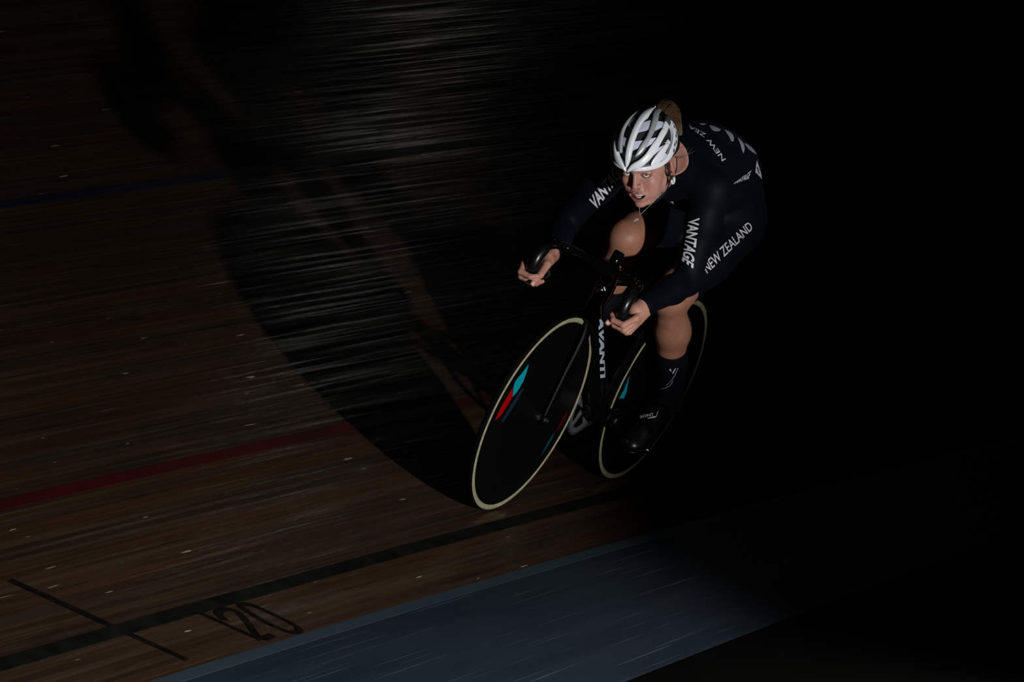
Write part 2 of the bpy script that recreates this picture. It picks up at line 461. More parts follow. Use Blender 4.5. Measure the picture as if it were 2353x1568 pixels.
bike = empty('track_bicycle', MW)
tag(bike, 'black track bicycle with two disc wheels ridden along the banked timber track', 'bicycle')

def poly_on_disc(name, pts, cx, side, mat, parent, y):
    """flat sticker, a hair proud of the disc; pts are (x,z) about the hub"""
    P = np.array(pts, float); n = len(P)
    V = [(cx + x, side*(y(math.hypot(x, z)) + 0.0007), RW + z) for x, z in P] + [(cx + x, side*(y(math.hypot(x, z)) + 0.0001), RW + z) for x, z in P]
    F = [tuple(range(n)), tuple(range(2*n-1, n-1, -1))] + [(i, i+n, (i+1) % n + n, (i+1) % n) for i in range(n)]
    o = link_mesh(name, V, F, mat, parent, smooth=False)
    bm = bmesh.new(); bm.from_mesh(o.data); bmesh.ops.recalc_face_normals(bm, faces=bm.faces[:]); bm.to_mesh(o.data); bm.free()
    return o

def disc_y(r): return 0.010 + 0.022 * max(0.0, 1 - r / 0.31) ** 1.3

def wheel(name, cx, label):
    prof = [(0.0, disc_y(0))] + [(r, disc_y(r)) for r in np.linspace(.02, .308, 16)] + [(.313, .0098)]
    full = prof + [(r, -y) for r, y in prof[::-1]]
    w_ = MB().lathe(full, (cx, 0, RW), n=96).build(name, m_carbon, bike)
    w_['label'] = label
    sec = 0.0115
    # tread: outer half of the section; pale walls: the two sides
    a = np.linspace(math.radians(-52), math.radians(52), 11)
    tr = [(WR + sec*math.cos(t), sec*math.sin(t)) for t in a] + [(WR + (sec-.003)*math.cos(t), (sec-.003)*math.sin(t)) for t in a[::-1]]
    MB().lathe(tr, (cx, 0, RW), n=128, closed=True).build('tyre_tread', m_rubber, w_)
    for sg in (1, -1):
        a = np.linspace(math.radians(52), math.radians(148), 11)
        sw = [(WR + sec*math.cos(t), sg*sec*math.sin(t)) for t in a] + [(WR + (sec-.003)*math.cos(t), sg*(sec-.003)*math.sin(t)) for t in a[::-1]]
        o = MB().lathe(sw, (cx, 0, RW), n=128, closed=True).build('tyre_wall', m_pale, w_); o['label'] = 'pale tan tyre wall'
    hub = MB().tube([(cx, -.055, RW), (cx, -.046, RW), (cx, .046, RW), (cx, .055, RW)], [.009, .012, .012, .009], 16).build('hub', m_dkmetal, w_)
    for sg in (1, -1):
        MB().tube([(cx, sg*.055, RW), (cx, sg*.068, RW)], .008, 6).build('axle_nut', m_metal, w_)
    return w_
fwheel = wheel('front_wheel', WB, 'front disc wheel with teal and red stickers')
rwheel = wheel('rear_wheel', 0.0, 'rear disc wheel with teal stickers')
# stickers on the left faces, outlines about the hub
F_TEAL = [[[0.2065, 0.1889], [0.2273, 0.1635], [0.2531, 0.1363], [0.2515, 0.1172], [0.2301, 0.082], [0.2116, 0.1005], [0.1988, 0.1317], [0.2001, 0.1612]], [[-0.2309, -0.0805], [-0.2121, -0.1108], [-0.2018, -0.1665], [-0.2196, -0.1407], [-0.2358, -0.104]]]
F_RED = [[[0.2541, 0.113], [0.2766, 0.0608], [0.2839, 0.0277], [0.2843, 0.0057], [0.2578, 0.0223], [0.2405, 0.0575], [0.2324, 0.0817]], [[-0.2643, -0.0116], [-0.2476, -0.0407], [-0.2398, -0.0829], [-0.2662, -0.0717], [-0.2846, -0.0335]]]
F_NAVY = [[[0.1895, 0.1074], [0.2178, 0.0584], [0.2398, -0.0029], [0.2245, -0.0044], [0.1945, 0.0533], [0.1758, 0.1062]]]
R_TEAL = [[[0.2833, 0.0728], [0.2801, 0.0252], [0.2889, -0.0064], [0.2524, -0.007], [0.2554, 0.0183]]]
m_dimred, m_dimteal = M('dimmed_red_sticker', (.05, 0, 0), .5, spec=.2), M('dimmed_teal_sticker', (0, .055, .07), .5, spec=.2)  # copies of the sticker colours with the second set's weaker light painted in
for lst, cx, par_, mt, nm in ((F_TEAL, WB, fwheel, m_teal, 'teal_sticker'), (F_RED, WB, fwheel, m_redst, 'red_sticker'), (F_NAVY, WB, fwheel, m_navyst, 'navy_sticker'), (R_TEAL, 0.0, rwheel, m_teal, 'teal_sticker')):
    for k, pts in enumerate(lst): poly_on_disc(nm, pts, cx, 1, {m_teal: m_dimteal, m_redst: m_dimred}.get(mt, mt) if k else mt, par_, disc_y)

# frame
f = MB()
HX = lambda z: 0.945 - 0.286 * (z - RW) - 0.002       # steering axis x at height z
f.tube([(HX(.655), 0, .655), (HX(.70), 0, .70), (HX(.80), 0, .80), (HX(.835), 0, .835)], [.024, .026, .023, .021], 20, steps=12)          # head tube
f.tube([(.835, 0, .70), (.70, 0, .572), (.52, 0, .40), (.41, 0, .292)], [.044, .040, .038, .036], 20, steps=16, flat=.62)               # down tube
f.tube([(.782, 0, .828), (.784, 0, .80), (.790, 0, .74), (.800, 0, .68)], [.040, .054, .056, .040], 24, steps=14, flat=.46)   # deep faired head
f.tube([(.800, 0, .79), (.55, 0, .765), (.225, 0, .745)], [.026, .021, .019], 16, steps=12, flat=.8)                                          # top tube
f.tube([(.40, 0, .285), (.31, 0, .52), (.225, 0, .76), (.205, 0, .80)], [.033, .028, .025, .023], 18, steps=14, flat=.55)               # seat tube
f.tube([(.40, -.045, .285), (.40, .045, .285)], .031, 28)                                                                                 # bottom bracket shell
for sg in (1, -1):
    f.tube([(.40, sg*.028, .285), (.30, sg*.036, .293), (.10, sg*.048, .32), (0.0, sg*.052, RW)], [.018, .015, .012, .012], 14, steps=14)
    f.tube([(.245, sg*.014, .71), (.16, sg*.036, .58), (.06, sg*.048, .42), (0.0, sg*.052, RW)], [.013, .012, .010, .011], 14, steps=14)
    f.box((0.0, sg*.052, RW), (.05, .007, .032))
frame = f.build('frame', m_gloss, bike)

f = MB()
f.tube([(HX(.655), 0, .662), (HX(.655) + .012, 0, .64)], [.03, .033], 18)
for sg in (1, -1):
    f.tube([(HX(.66), sg*.012, .655), (HX(.62)+.004, sg*.030, .61), (.905, sg*.036, .48), (.945, sg*.044, .38), (WB, sg*.049, RW)], [.026, .024, .020, .015, .012], 16, steps=18, flat=.5)
    f.box((WB, sg*.050, RW), (.034, .007, .03))
m_fork = M('black_satin_carbon', (0.001, 0.001, 0.0012), 0.45, spec=0.07)
fork = f.build('fork', m_fork, bike)

sp = MB().tube([(.222, 0, .765), (.17, 0, .91)], [.018, .016], 16, flat=.6).build('seatpost', m_gloss, bike)
sg_ = Grid((-.06, -.10, .88), (.36, .10, 1.0), .004)
sg_.cone((.30, 0, .945), (.10, 0, .948), .016, .030, .01); sg_.ell((.05, .035, .95), (.085, .045, .02), .02); sg_.ell((.05, -.035, .95), (.085, .045, .02), .02)
v_, q_ = sg_.mesh(); saddle = fast_mesh('saddle', v_, q_, m_grip, bike)
MB().tube([(.27, .012, .925), (.17, .02, .912), (.08, .022, .925)], .0035, 8, steps=10).tube([(.27, -.012, .925), (.17, -.02, .912), (.08, -.022, .925)], .0035, 8, steps=10).build('saddle_rail', m_metal, saddle)

# steering column, stem and bars
st = MB()
st.tube([(HX(.832), 0, .832), (HX(.838), 0, .838), (HX(.872), 0, .872), (HX(.876), 0, .876)], [.0165, .0185, .0175, .0145], 24)
st.build('steerer_cap', m_gloss, bike)['label'] = 'shiny black cap on top of the steering column'
st = MB()
st.tube([(HX(.82) - .004, 0, .822), (.84, 0, .822), (.885, 0, .829)], [.025, .021, .021], 18, steps=8)
st.tube([(.885, -.024, .830), (.885, .024, .830)], .0225, 24)
stem = st.build('stem', m_gloss, bike)
BAR = [(.885, .0, .830), (.888, .06, .832), (.892, .115, .834), (.920, .146, .837), (.968, .158, .829), (1.000, .162, .803), (1.009, .163, .772), (.997, .165, .744), (.965, .166, .731), (.885, .166, .729)]
full = [(x, -y, z) for x, y, z in BAR[:0:-1]] + BAR
bar = MB().tube(full, .0150, 18, steps=90).build('handlebar', m_gloss, bike)
for sg in (1, -1):
    gp = catmull(np.array(BAR, float), 60)[30:58]
    MB().tube([(p[0], sg*p[1], p[2]) for p in gp], np.r_[.0155, .0185, np.full(24, .0195), .0185, .0155], 18).build('grip', m_grip, bike)['label'] = 'black rubber grip on the drop of the handlebar'
    e = BAR[-1]
    MB().tube([(e[0]+.004, sg*e[1], e[2]), (e[0]-.004, sg*e[1], e[2]), (e[0]-.007, sg*e[1], e[2])], [.018, .018, .012], 16).build('bar_end_plug', m_dkmetal, bike)

# crankset
CR = 0.165
PL = np.array([.255, 0, .212]) - np.array([.40, 0, .285]); PL = PL / np.linalg.norm(PL) * CR
cs = MB().tube([(.40, -.060, .285), (.40, .060, .285)], .014, 20).build('bottom_axle', m_metal, bike)
prof = [(.079, -.048), (.096, -.048), (.101, -.0475), (.101, -.0445), (.096, -.044), (.079, -.044)]
ring = MB().lathe(prof, (.40, 0, .285), n=96, closed=True)
for k in range(5):
    t = 2*math.pi*k/5 + .3; c_, s_ = math.cos(t), math.sin(t)
    ring.tube([(.40 + .02*c_, -.046, .285 + .02*s_), (.40 + .083*c_, -.046, .285 + .083*s_)], [.014, .010], 10, flat=.35)
for k in range(50):
    t = 2*math.pi*k/50; c_, s_ = math.cos(t), math.sin(t)
    ring.box((.40 + .1025*c_, -.046, .285 + .1025*s_), (.006, .0025, .005), [[c_, 0, -s_], [0, 1, 0], [s_, 0, c_]])
ring.build('chainring', M('grey_chainring_alloy', (.16, .17, .19), .35, metal=.6), bike, smooth=True)['label'] = 'dark grey solid chainring'
for sg in (1, -1):
    p = PL * sg
    a = np.array([.40, sg*.058, .285]); b_ = a + p + np.array([0, sg*.012, 0])
    arm = MB().tube([a - p*.10, a, a + p*.5 + [0, sg*.008, 0], b_, b_ + p*.07], [.012, .018, .0135, .0135, .009], 14, steps=14, flat=.7).build('crank_arm', m_gloss, bike)
    MB().tube([a + [0, sg*.010, 0], a + [0, sg*.017, 0]], [.013, .011], 18).build('crank_bolt', m_metal, arm)
    pc = b_ + np.array([0, sg*.045, 0])
    pd = MB().tube([b_, b_ + [0, sg*.088, 0]], [.007, .007], 14).box(pc + [0, sg*.003, 0], (.062, .056, .014)).build('pedal', m_dkmetal, bike, bevel=.003)
    MB().tube([b_ + [0, sg*.087, 0], b_ + [0, sg*.093, 0]], [.010, .006], 14).build('pedal_cap', m_metal, pd)
# chain: both runs and the part round the sprocket as one loop of links
loop = []
for t in np.linspace(math.radians(95), math.radians(-95), 22): loop.append((.40 + .1015*math.cos(t), .285 + .1015*math.sin(t)))
for t in np.linspace(math.radians(-95), math.radians(-265), 12): loop.append((.030*math.cos(t), RW + .030*math.sin(t)))
loop.append(loop[0]); L = np.array(loop); d = np.r_[0, np.cumsum(np.linalg.norm(np.diff(L, axis=0), axis=1))]
ch = MB(); nl = int(d[-1] / .0127)
for k in range(nl):
    s_ = d[-1] * (k + .5) / nl; x = np.interp(s_, d, L[:, 0]); z = np.interp(s_, d, L[:, 1]); x2 = np.interp(s_ + .002, d, L[:, 0]); z2 = np.interp(s_ + .002, d, L[:, 1])
    c_, s2 = x2 - x, z2 - z; n_ = math.hypot(c_, s2) + 1e-9; c_, s2 = c_/n_, s2/n_
    ch.box((x, -.046, z), (.0115, .007 if k % 2 else .0045, .008), [[c_, 0, -s2], [0, 1, 0], [s2, 0, c_]])
ch.build('chain', m_dkmetal, bike, smooth=False)
MB().lathe([(.012, -.049), (.029, -.049), (.029, -.043), (.012, -.043)], (0, 0, RW), n=40, closed=True).build('rear_sprocket', m_dkmetal, bike)

# ------------------------------------------------------------------ the rider
rider = empty('person', MW)
tag(rider, 'woman in a black long-sleeved racing skinsuit crouching over the drops of the black bicycle', 'person')

def skin_material():
    m = M('skin', (0.6, 0.36, 0.28), 0.48, spec=0.32)
    b = m.node_tree.nodes['Principled BSDF']
    at = node(m, 'ShaderNodeVertexColor', layer_name='tint')
    tc = node(m, 'ShaderNodeTexCoord'); nz = node(m, 'ShaderNodeTexNoise'); nz.inputs['Scale'].default_value = 38; nz.inputs['Detail'].default_value = 5
    lk(m, tc.outputs['Object'], nz.inputs['Vector'])
    mr = node(m, 'ShaderNodeMapRange'); mr.inputs[1].default_value = .3; mr.inputs[2].default_value = .7; mr.inputs[3].default_value = .86; mr.inputs[4].default_value = 1.08
    lk(m, nz.outputs['Fac'], mr.inputs[0])
    mx = node(m, 'ShaderNodeMix', data_type='RGBA', blend_type='MULTIPLY'); mx.inputs[0].default_value = 1.0
    cb = node(m, 'ShaderNodeCombineColor')
    for i in range(3): lk(m, mr.outputs[0], cb.inputs[i])
    lk(m, at.outputs['Color'], mx.inputs[6]); lk(m, cb.outputs[0], mx.inputs[7]); lk(m, mx.outputs[2], b.inputs['Base Color'])
    b.inputs['Subsurface Weight'].default_value = 0.06; b.inputs['Subsurface Radius'].default_value = (0.01, 0.004, 0.002); b.inputs['Subsurface Scale'].default_value = 0.6
    return m
m_skin = skin_material()
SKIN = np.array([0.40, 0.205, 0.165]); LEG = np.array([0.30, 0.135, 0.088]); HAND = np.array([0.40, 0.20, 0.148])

# ---- body in bike coordinates
SHL, SHR = (.70, .165, 1.165), (.70, -.155, 1.10)
ELL, ELR = (.708, .211, .872), (.675, -.252, .842)
WRL, WRR = (.918, .189, .792), (.875, -.178, .790)
HIL, HIR = (.15, .088, .985), (.15, -.088, .985)
KNL, KNR = (.455, .092, .742), (.555, -.085, .875)
ANL, ANR = (.135, .125, .365), (.43, -.118, .475)
A_ = lambda p: np.array(p, float)
def lerp(a, b, t): return A_(a) * (1 - t) + A_(b) * t

g = Grid((-.16, -.36, .28), (1.02, .36, 1.40), .0055)
ca, sa = math.cos(.16), math.sin(.16); tilt = np.array([[ca, 0, -sa], [0, 1, 0], [sa, 0, ca]])
g.ell((.13, 0, 1.01), (.13, .138, .115), .05)
for s_ in (1, -1): g.ell((.068, s_*.061, 1.003), (.100, .080, .103), .05)
g.ell((.20, 0, 1.116), (.165, .124, .134), .06, rot=tilt)
g.ell((.36, 0, 1.163), (.18, .130, .127), .06, rot=tilt)
g.ell((.51, 0, 1.175), (.19, .142, .125), .06, rot=tilt)
g.ell((.625, .005, 1.165), (.115, .160, .095), .05)
for s_ in (1, -1): g.ell((.60, s_*.062, 1.095), (.075, .06, .05), .04)
g.cone((.70, .0, 1.19), SHL, .060, .056, .05); g.cone((.70, 0, 1.18), SHR, .060, .056, .05)
g.cone((.69, 0, 1.195), (.785, .006, 1.19), .058, .047, .03)
def arm(sh, el, wr):
    sh, el, wr = A_(sh), A_(el), A_(wr)
    g.cone(sh, lerp(sh, el, .35), .057, .049, .03); g.cone(lerp(sh, el, .35), el, .048, .0365, .03)
    g.cone(el, lerp(el, wr, .35), .0365, .0395, .03); g.cone(lerp(el, wr, .35), wr, .0395, .0265, .02); g.cone(wr, lerp(el, wr, 1.20), .0265, .025, .02)
arm(SHL, ELL, WRL); arm(SHR, ELR, WRR)
def leg(hi, kn, an, s_):
    hi, kn, an = A_(hi), A_(kn), A_(an)
    g.cone(hi, lerp(hi, kn, .45), .097, .084, .05); g.cone(lerp(hi, kn, .45), lerp(hi, kn, .9), .084, .061, .03)
    g.cone(lerp(hi, kn, .9), kn, .058, .050, .03)
    ax = an - kn; ax /= np.linalg.norm(ax); back = A_((-1, 0, 0)) - ax * (-ax[0]); back /= np.linalg.norm(back)
    g.ell(kn + A_((.012, 0, .002)), (.05, .047, .05), .02)
    g.cone(kn, lerp(kn, an, .33) + back*.012, .048, .0525, .03); g.cone(lerp(kn, an, .33) + back*.012, lerp(kn, an, .62) + back*.006, .0525, .044, .03)
    g.cone(lerp(kn, an, .6) + back*.005, an, .045, .034, .03)
    g.cone(lerp(kn, an, .16) + back*.012, lerp(kn, an, .38) + back*.029 + A_((0, s_*.008, 0)), .028, .038, .03)
leg(HIL, KNL, ANL, 1); leg(HIR, KNR, ANR, -1)
bodyD = g.D.copy()

def capsule(a, b, rad):
    a, b = A_(a), A_(b); x, y, z = g.pts((slice(None),)*3); ab = b - a
    t = np.clip(((x-a[0])*ab[0] + (y-a[1])*ab[1] + (z-a[2])*ab[2]) / (ab @ ab), 0, 1)
    return (np.sqrt((x-a[0]-t*ab[0])**2 + (y-a[1]-t*ab[1])**2 + (z-a[2]-t*ab[2])**2) - rad).astype(np.float32)
def cut_region(p, axis, ball_c, r): return np.maximum(-g.plane(p, axis), g.ball(ball_c, r))   # negative where removed: beyond the plane, inside the ball
# suit: the body grown a little, ending at cuffs, hems and collar
suitD = bodyD - .0042
wl_ax = A_(WRL) - A_(ELL); wr_ax = A_(WRR) - A_(ELR)
cuts = [cut_region(lerp(ELL, WRL, 1.10), wl_ax, WRL, .13), cut_region(lerp(ELR, WRR, 1.03), wr_ax, WRR, .13)]
hl, hr = A_(KNL) - A_(HIL), A_(KNR) - A_(HIR)
cuts.append(np.maximum(-g.plane(lerp(HIL, KNL, .84), hl), capsule(lerp(HIL, KNL, .92), ANL, .125)))
cuts.append(np.maximum(-g.plane(lerp(HIR, KNR, .81), hr), capsule(lerp(HIR, KNR, .90), ANR, .135)))
NECK_AX = A_((.62, .05, .40))
cuts.append(cut_region((.746, .006, 1.19), NECK_AX, (.89, .01, 1.25), .160))
for c_ in cuts: suitD = np.maximum(suitD, -c_)
V, Q = nets(suitD, g.lo, g.h)
m_suit = M('black_skinsuit_lycra', (0.0020, 0.0028, 0.0054), 0.6, spec=0.06)
m_suit.node_tree.nodes['Principled BSDF'].inputs['Sheen Weight'].default_value = 0.012
m_suit.node_tree.nodes['Principled BSDF'].inputs['Sheen Tint'].default_value = (0.35, 0.45, 0.8, 1)
_b = m_suit.node_tree.nodes['Principled BSDF']
_tc = node(m_suit, 'ShaderNodeTexCoord'); _nz = node(m_suit, 'ShaderNodeTexNoise'); _nz.inputs['Scale'].default_value = 16; _nz.inputs['Detail'].default_value = 3
_bp = node(m_suit, 'ShaderNodeBump'); _bp.inputs['Strength'].default_value = 0.25; _bp.inputs['Distance'].default_value = 0.006
lk(m_suit, _tc.outputs['Object'], _nz.inputs['Vector']); lk(m_suit, _nz.outputs['Fac'], _bp.inputs['Height']); lk(m_suit, _bp.outputs['Normal'], _b.inputs['Normal'])
suit = fast_mesh('skinsuit', V, Q, m_suit, rider); suit['label'] = 'black long-sleeved skinsuit with white lettering'
SUIT_BVH = BVHTree.FromPolygons([tuple(p) for p in V.tolist()], [tuple(q) for q in Q.tolist()])

parts_V, parts_Q, parts_C = [], [], []
def add_skin(V, Q, C):
    n = sum(len(v) for v in parts_V); parts_V.append(V); parts_Q.append(Q + n); parts_C.append(C)
V, Q = nets(np.maximum(bodyD, -cut_region((.748, .006, 1.19), NECK_AX, (.90, .01, 1.25), .165)), g.lo, g.h)
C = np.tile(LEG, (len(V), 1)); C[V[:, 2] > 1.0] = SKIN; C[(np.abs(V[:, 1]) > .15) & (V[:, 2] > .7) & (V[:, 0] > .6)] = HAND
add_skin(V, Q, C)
BODY_BVH = BVHTree.FromPolygons([tuple(p) for p in V.tolist()], [tuple(q) for q in Q.tolist()])

# ---- head, in its own frame (x out of the face, y to its left, z to the crown)
HB = np.array([[0.901134, 0.135696, -0.411757], [0.015929, 0.938750, 0.344230], [0.433247, -0.316756, 0.843779]])
OB = np.array([0.897870, 0.007172, 1.186387])
def h2b(P): return np.asarray(P, float) @ HB + OB
def b2h(P): return (np.asarray(P, float) - OB) @ HB.T
hg = Grid((-.235, -.135, -.21), (.130, .135, .13), .0018)
hg.ell((-.012, 0, .036), (.092, .072, .076), .02)
hg.ell((.030, 0, -.020), (.056, .059, .076), .03)
hg.ell((.040, 0, -.060), (.046, .045, .044), .025)
for s_ in (1, -1):
    hg.cone((.000, s_*.050, -.058), (.060, s_*.019, -.098), .015, .012, .022)     # jaw line
    hg.ell((.056, s_*.040, -.026), (.026, .020, .018), .02)                        # cheekbone
    hg.ell((.056, s_*.033, -.056), (.024, .018, .024), .02)                        # cheek
hg.ell((.079, 0, -.100), (.0150, .017, .0130), .016)                               # chin
hg.ell((.0715, 0, .0225), (.0215, .049, .0125), .016)                                  # brow
hg.ell((.060, 0, .055), (.034, .056, .04), .03)                                    # forehead
for s_ in (1, -1): hg.ell((.0945, s_*.0310, -.001), (.0200, .0185, .0125), .008, sub=True)
hg.cone((.0885, 0, .008), (.1015, 0, -.029), .0062, .0076, .010)
hg.ell((.1010, 0, -.0320), (.0080, .0082, .0074), .006)
for s_ in (1, -1): hg.ell((.0905, s_*.0112, -.0350), (.010, .0064, .0066), .005)
for s_ in (1, -1): hg.ell((.0970, s_*.0058, -.0415), (.006, .0032, .0032), .003, sub=True)
hg.ell((.0835, 0, -.066), (.014, .029, .024), .014)                                # muzzle
for s_ in (1, -1):                                                                    # fold from nose wing to mouth corner
    for q_ in ((.0930, .0190, -.039), (.0905, .0235, -.046)):
        hg.ell((q_[0] + .0075, s_*q_[1], q_[2]), (.008, .0022, .0055), .006, sub=True)
hg.ell((.0955, 0, -.0570), (.0060, .0200, .0036), .005); hg.ell((.0930, 0, -.0805), (.0070, .0170, .0048), .006)   # lips
for s_ in (1, -1): hg.ell((.0980, s_*.006, -.0556), (.0045, .007, .0040), .004)
hg.ell((.092, 0, -.0675), (.022, .0242, .0066), .004, sub=True); hg.ell((.094, 0, -.0715), (.022, .0165, .0058), .004, sub=True)                     # open mouth
for s_ in (1, -1):                                                                    # lids round each eye
    hg.ell((.0720, s_*.0315, -.0005), (.0142, .0165, .0138), .004)
    hg.ell((.0900, s_*.0315, -.0004), (.0135, .0140, .0054), .003, sub=True)
for s_ in (1, -1):                                                                    # ears
    er = Euler((math.radians(s_*8), math.radians(-14), math.radians(s_*26))).to_matrix(); er = np.array(er)
    hg.ell((-.010, s_*.0765, -.008), (.0190, .0065, .0310), .007, rot=er)
    hg.ell((-.014, s_*.0835, -.004), (.0105, .0060, .0190), .004, sub=True, rot=er)
    hg.ell((.001, s_*.0785, -.014), (.0050, .0050, .0080), .004)
    hg.ell((-.004, s_*.0775, -.036), (.0080, .0050, .0090), .005)
nb = b2h((.695, -.010, 1.180))
hg.cone((-.035, 0, -.035), (-.046, 0, -.080), .050, .045, .03)
hg.cone((-.038, 0, -.06), nb, .043, .048, .03)
for s_ in (1, -1): hg.cone((-.03, s_*.043, -.05), b2h((.735, s_*.035, 1.150)), .016, .015, .02)
V, Q = hg.mesh()
C = np.tile(SKIN, (len(V), 1)); x, y, z = V.T
def blend(mask, col, C=None):
    pass
lip = np.clip(1 - np.abs(((y/.0215)**2 + ((z + .0690)/.0168)**2) - .58) / .55, 0, 1) * (x > .080)
lip = np.clip(lip * 2.0, 0, 1)[:, None]; C = C * (1 - lip*.85) + np.array([.30, .075, .075]) * lip*.85
inm = ((y/.0235)**2 + ((z + .0695)/.0080)**2 < 1) & (x < .0925) & (x > .06); C[inm] = (.06, .012, .012)
flush = np.exp(-(((np.abs(y) - .040)/.018)**2 + ((z + .045)/.022)**2)) * (x > .03); C = C * (1 - .35*flush[:, None]) + np.array([.40, .15, .125]) * .35*flush[:, None]
nose = np.exp(-((y/.016)**2 + ((z + .033)/.014)**2)) * (x > .082); C = C * (1 - .3*nose[:, None]) + np.array([.42, .15, .125]) * .3*nose[:, None]
earm = (np.abs(y) > .070) & (z > -.05) & (x > -.04) & (x < .02); C[earm] = C[earm] * .6 + np.array([.46, .14, .115]) * .4
lid = (((np.abs(y) - .0315)/.018)**2 + ((z)/.0085)**2 < 1) & (x > .07); C[lid] = C[lid] * np.array([.62, .5, .48])
lin = (np.abs((((np.abs(y) - .0315)/.0152)**2 + ((z + .001)/.0074)**2) - 1) < .16) & (x > .078); C[lin] = (.05, .025, .02)
neckm = ((x < .0) & (z < -.05)) | (x < -.045); C[neckm] = C[neckm] * .5 + np.array([.42, .26, .17]) * .5
add_skin(h2b(V), Q, C)
HEADV = h2b(V)

# ---- hands on the drops
BARC = catmull(np.array(BAR, float), 200)
def hand(sg, wr):
    m_ = lambda p: A_((p[0], sg*p[1], p[2]))
    hgd = Grid(m_((.835, .165, .63)) - A_((0, .085, 0)), m_((1.075, .165, .86)) + A_((0, .085, 0)), .0017)
    Bk = [(.999, .1645, .748), (.986, .1655, .738), (.967, .166, .732), (.948, .166, .731)]
    Nk = [(.80, 0, -.60), (.52, 0, -.85), (.22, 0, -.975), (.05, 0, -.999)]
    mcp, pip, dip, tip = [], [], [], []
    for k in range(4):
        B_, n_ = A_(Bk[k]), A_(Nk[k])
        mcp.append(B_ + (-.012, .0385 - .0015*k, .010) - .002*n_); pip.append(B_ + (0, .0225, 0) + .0287*n_)
        dip.append(B_ + (0, -.0130, 0) + .0297*n_); tip.append(B_ + (0, -.0285, 0) + .014*n_)
    rr = [(.0110, .0098, .0086, .0076), (.0113, .0100, .0088, .0078), (.0108, .0096, .0084, .0074), (.0098, .0086, .0076, .0068)]
    w0 = A_((wr[0], abs(wr[1]), wr[2]))
    for k in range(4):
        hgd.cone(m_(mcp[k]), m_(lerp(w0, mcp[k], .28)), rr[k][0], .0165, .012)
    hgd.cone(m_(w0), m_(lerp(w0, mcp[1], .35)), .0255, .021, .02)
    hgd.cone(m_(lerp(w0, mcp[3], .3)), m_(lerp(w0, mcp[2], .8)), .018, .013, .012)
    we = m_(w0) + (m_(w0) - m_(lerp(w0, mcp[1], .4))) * .1
    el = A_(ELL) if sg > 0 else A_(ELR)
    hgd.cone(m_(w0), lerp(m_(w0), el, .32), .0258, .030, .02)
    for k in range(4):
        kk = .0035
        hgd.cone(m_(mcp[k]), m_(pip[k]), rr[k][0], rr[k][1], kk); hgd.cone(m_(pip[k]), m_(dip[k]), rr[k][1], rr[k][2], kk); hgd.cone(m_(dip[k]), m_(tip[k]), rr[k][2], rr[k][3], kk)
    th = [(.920, .170, .785), (.955, .1430, .772), (.992, .1355, .744), (1.018, .1375, .714)]
    tr = [.019, .0135, .0112, .0088]
    for k in range(3): hgd.cone(m_(th[k]), m_(th[k+1]), tr[k], tr[k+1], .008 if k == 0 else .004)
    V, Q = hgd.mesh(); C = np.tile(HAND, (len(V), 1))
    nails = []
    kn = np.array([m_(p) for p in mcp + pip]); dd = np.min(np.linalg.norm(V[:, None] - kn[None], axis=2), axis=1)
    C = C + (np.clip(1 - dd/.018, 0, 1) * .4)[:, None] * (np.array([.45, .20, .155]) - C)
    ti = np.array([m_(p) for p in tip + th[-1:]]); dd = np.min(np.linalg.norm(V[:, None] - ti[None], axis=2), axis=1)
    C = C + (np.clip(1 - dd/.02, 0, 1) * .6)[:, None] * (np.array([.44, .18, .15]) - C)
    add_skin(V, Q, C)
    # thumb nail, a part of its own
    a, b_ = m_(th[2]), m_(th[3]); d_ = (b_ - a) / np.linalg.norm(b_ - a); up = A_((.55, -sg*.35, .75)); up -= d_ * (up @ d_); up /= np.linalg.norm(up); sd = np.cross(d_, up)
    Vn, Fn = [], []
    for i in range(5):
        for j in range(5):
            u_, v2 = (i/4 - .5), (j/4 - .5); wdt = .0135 * (1 - .5*abs(u_)**2*2)
            Vn.append(b_ + d_*(u_*.0145 + .002) + sd*v2*wdt + up*(.0094 - .0045*(2*v2)**2 - .002*(max(0, u_)*2)**2))
    for i in range(4):
        for j in range(4): n_ = i*5+j; Fn.append((n_, n_+1, n_+6, n_+5))
    o = link_mesh('thumb_nail', Vn, Fn, m_nail, rider); so = o.modifiers.new('thick', 'SOLIDIFY'); so.thickness = .001; so.offset = 0
m_nail = M('nail', (.62, .38, .33), 0.25)
hand(1, WRL); hand(-1, WRR)

V = np.concatenate(parts_V); Q = np.concatenate(parts_Q); C = np.concatenate(parts_C)
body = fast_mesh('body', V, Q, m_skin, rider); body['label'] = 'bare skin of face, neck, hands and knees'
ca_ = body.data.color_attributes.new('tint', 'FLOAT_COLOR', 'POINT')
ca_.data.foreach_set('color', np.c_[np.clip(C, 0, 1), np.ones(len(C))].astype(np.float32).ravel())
print('body tris', 2*len(Q), 'suit quads', len(suit.data.polygons))

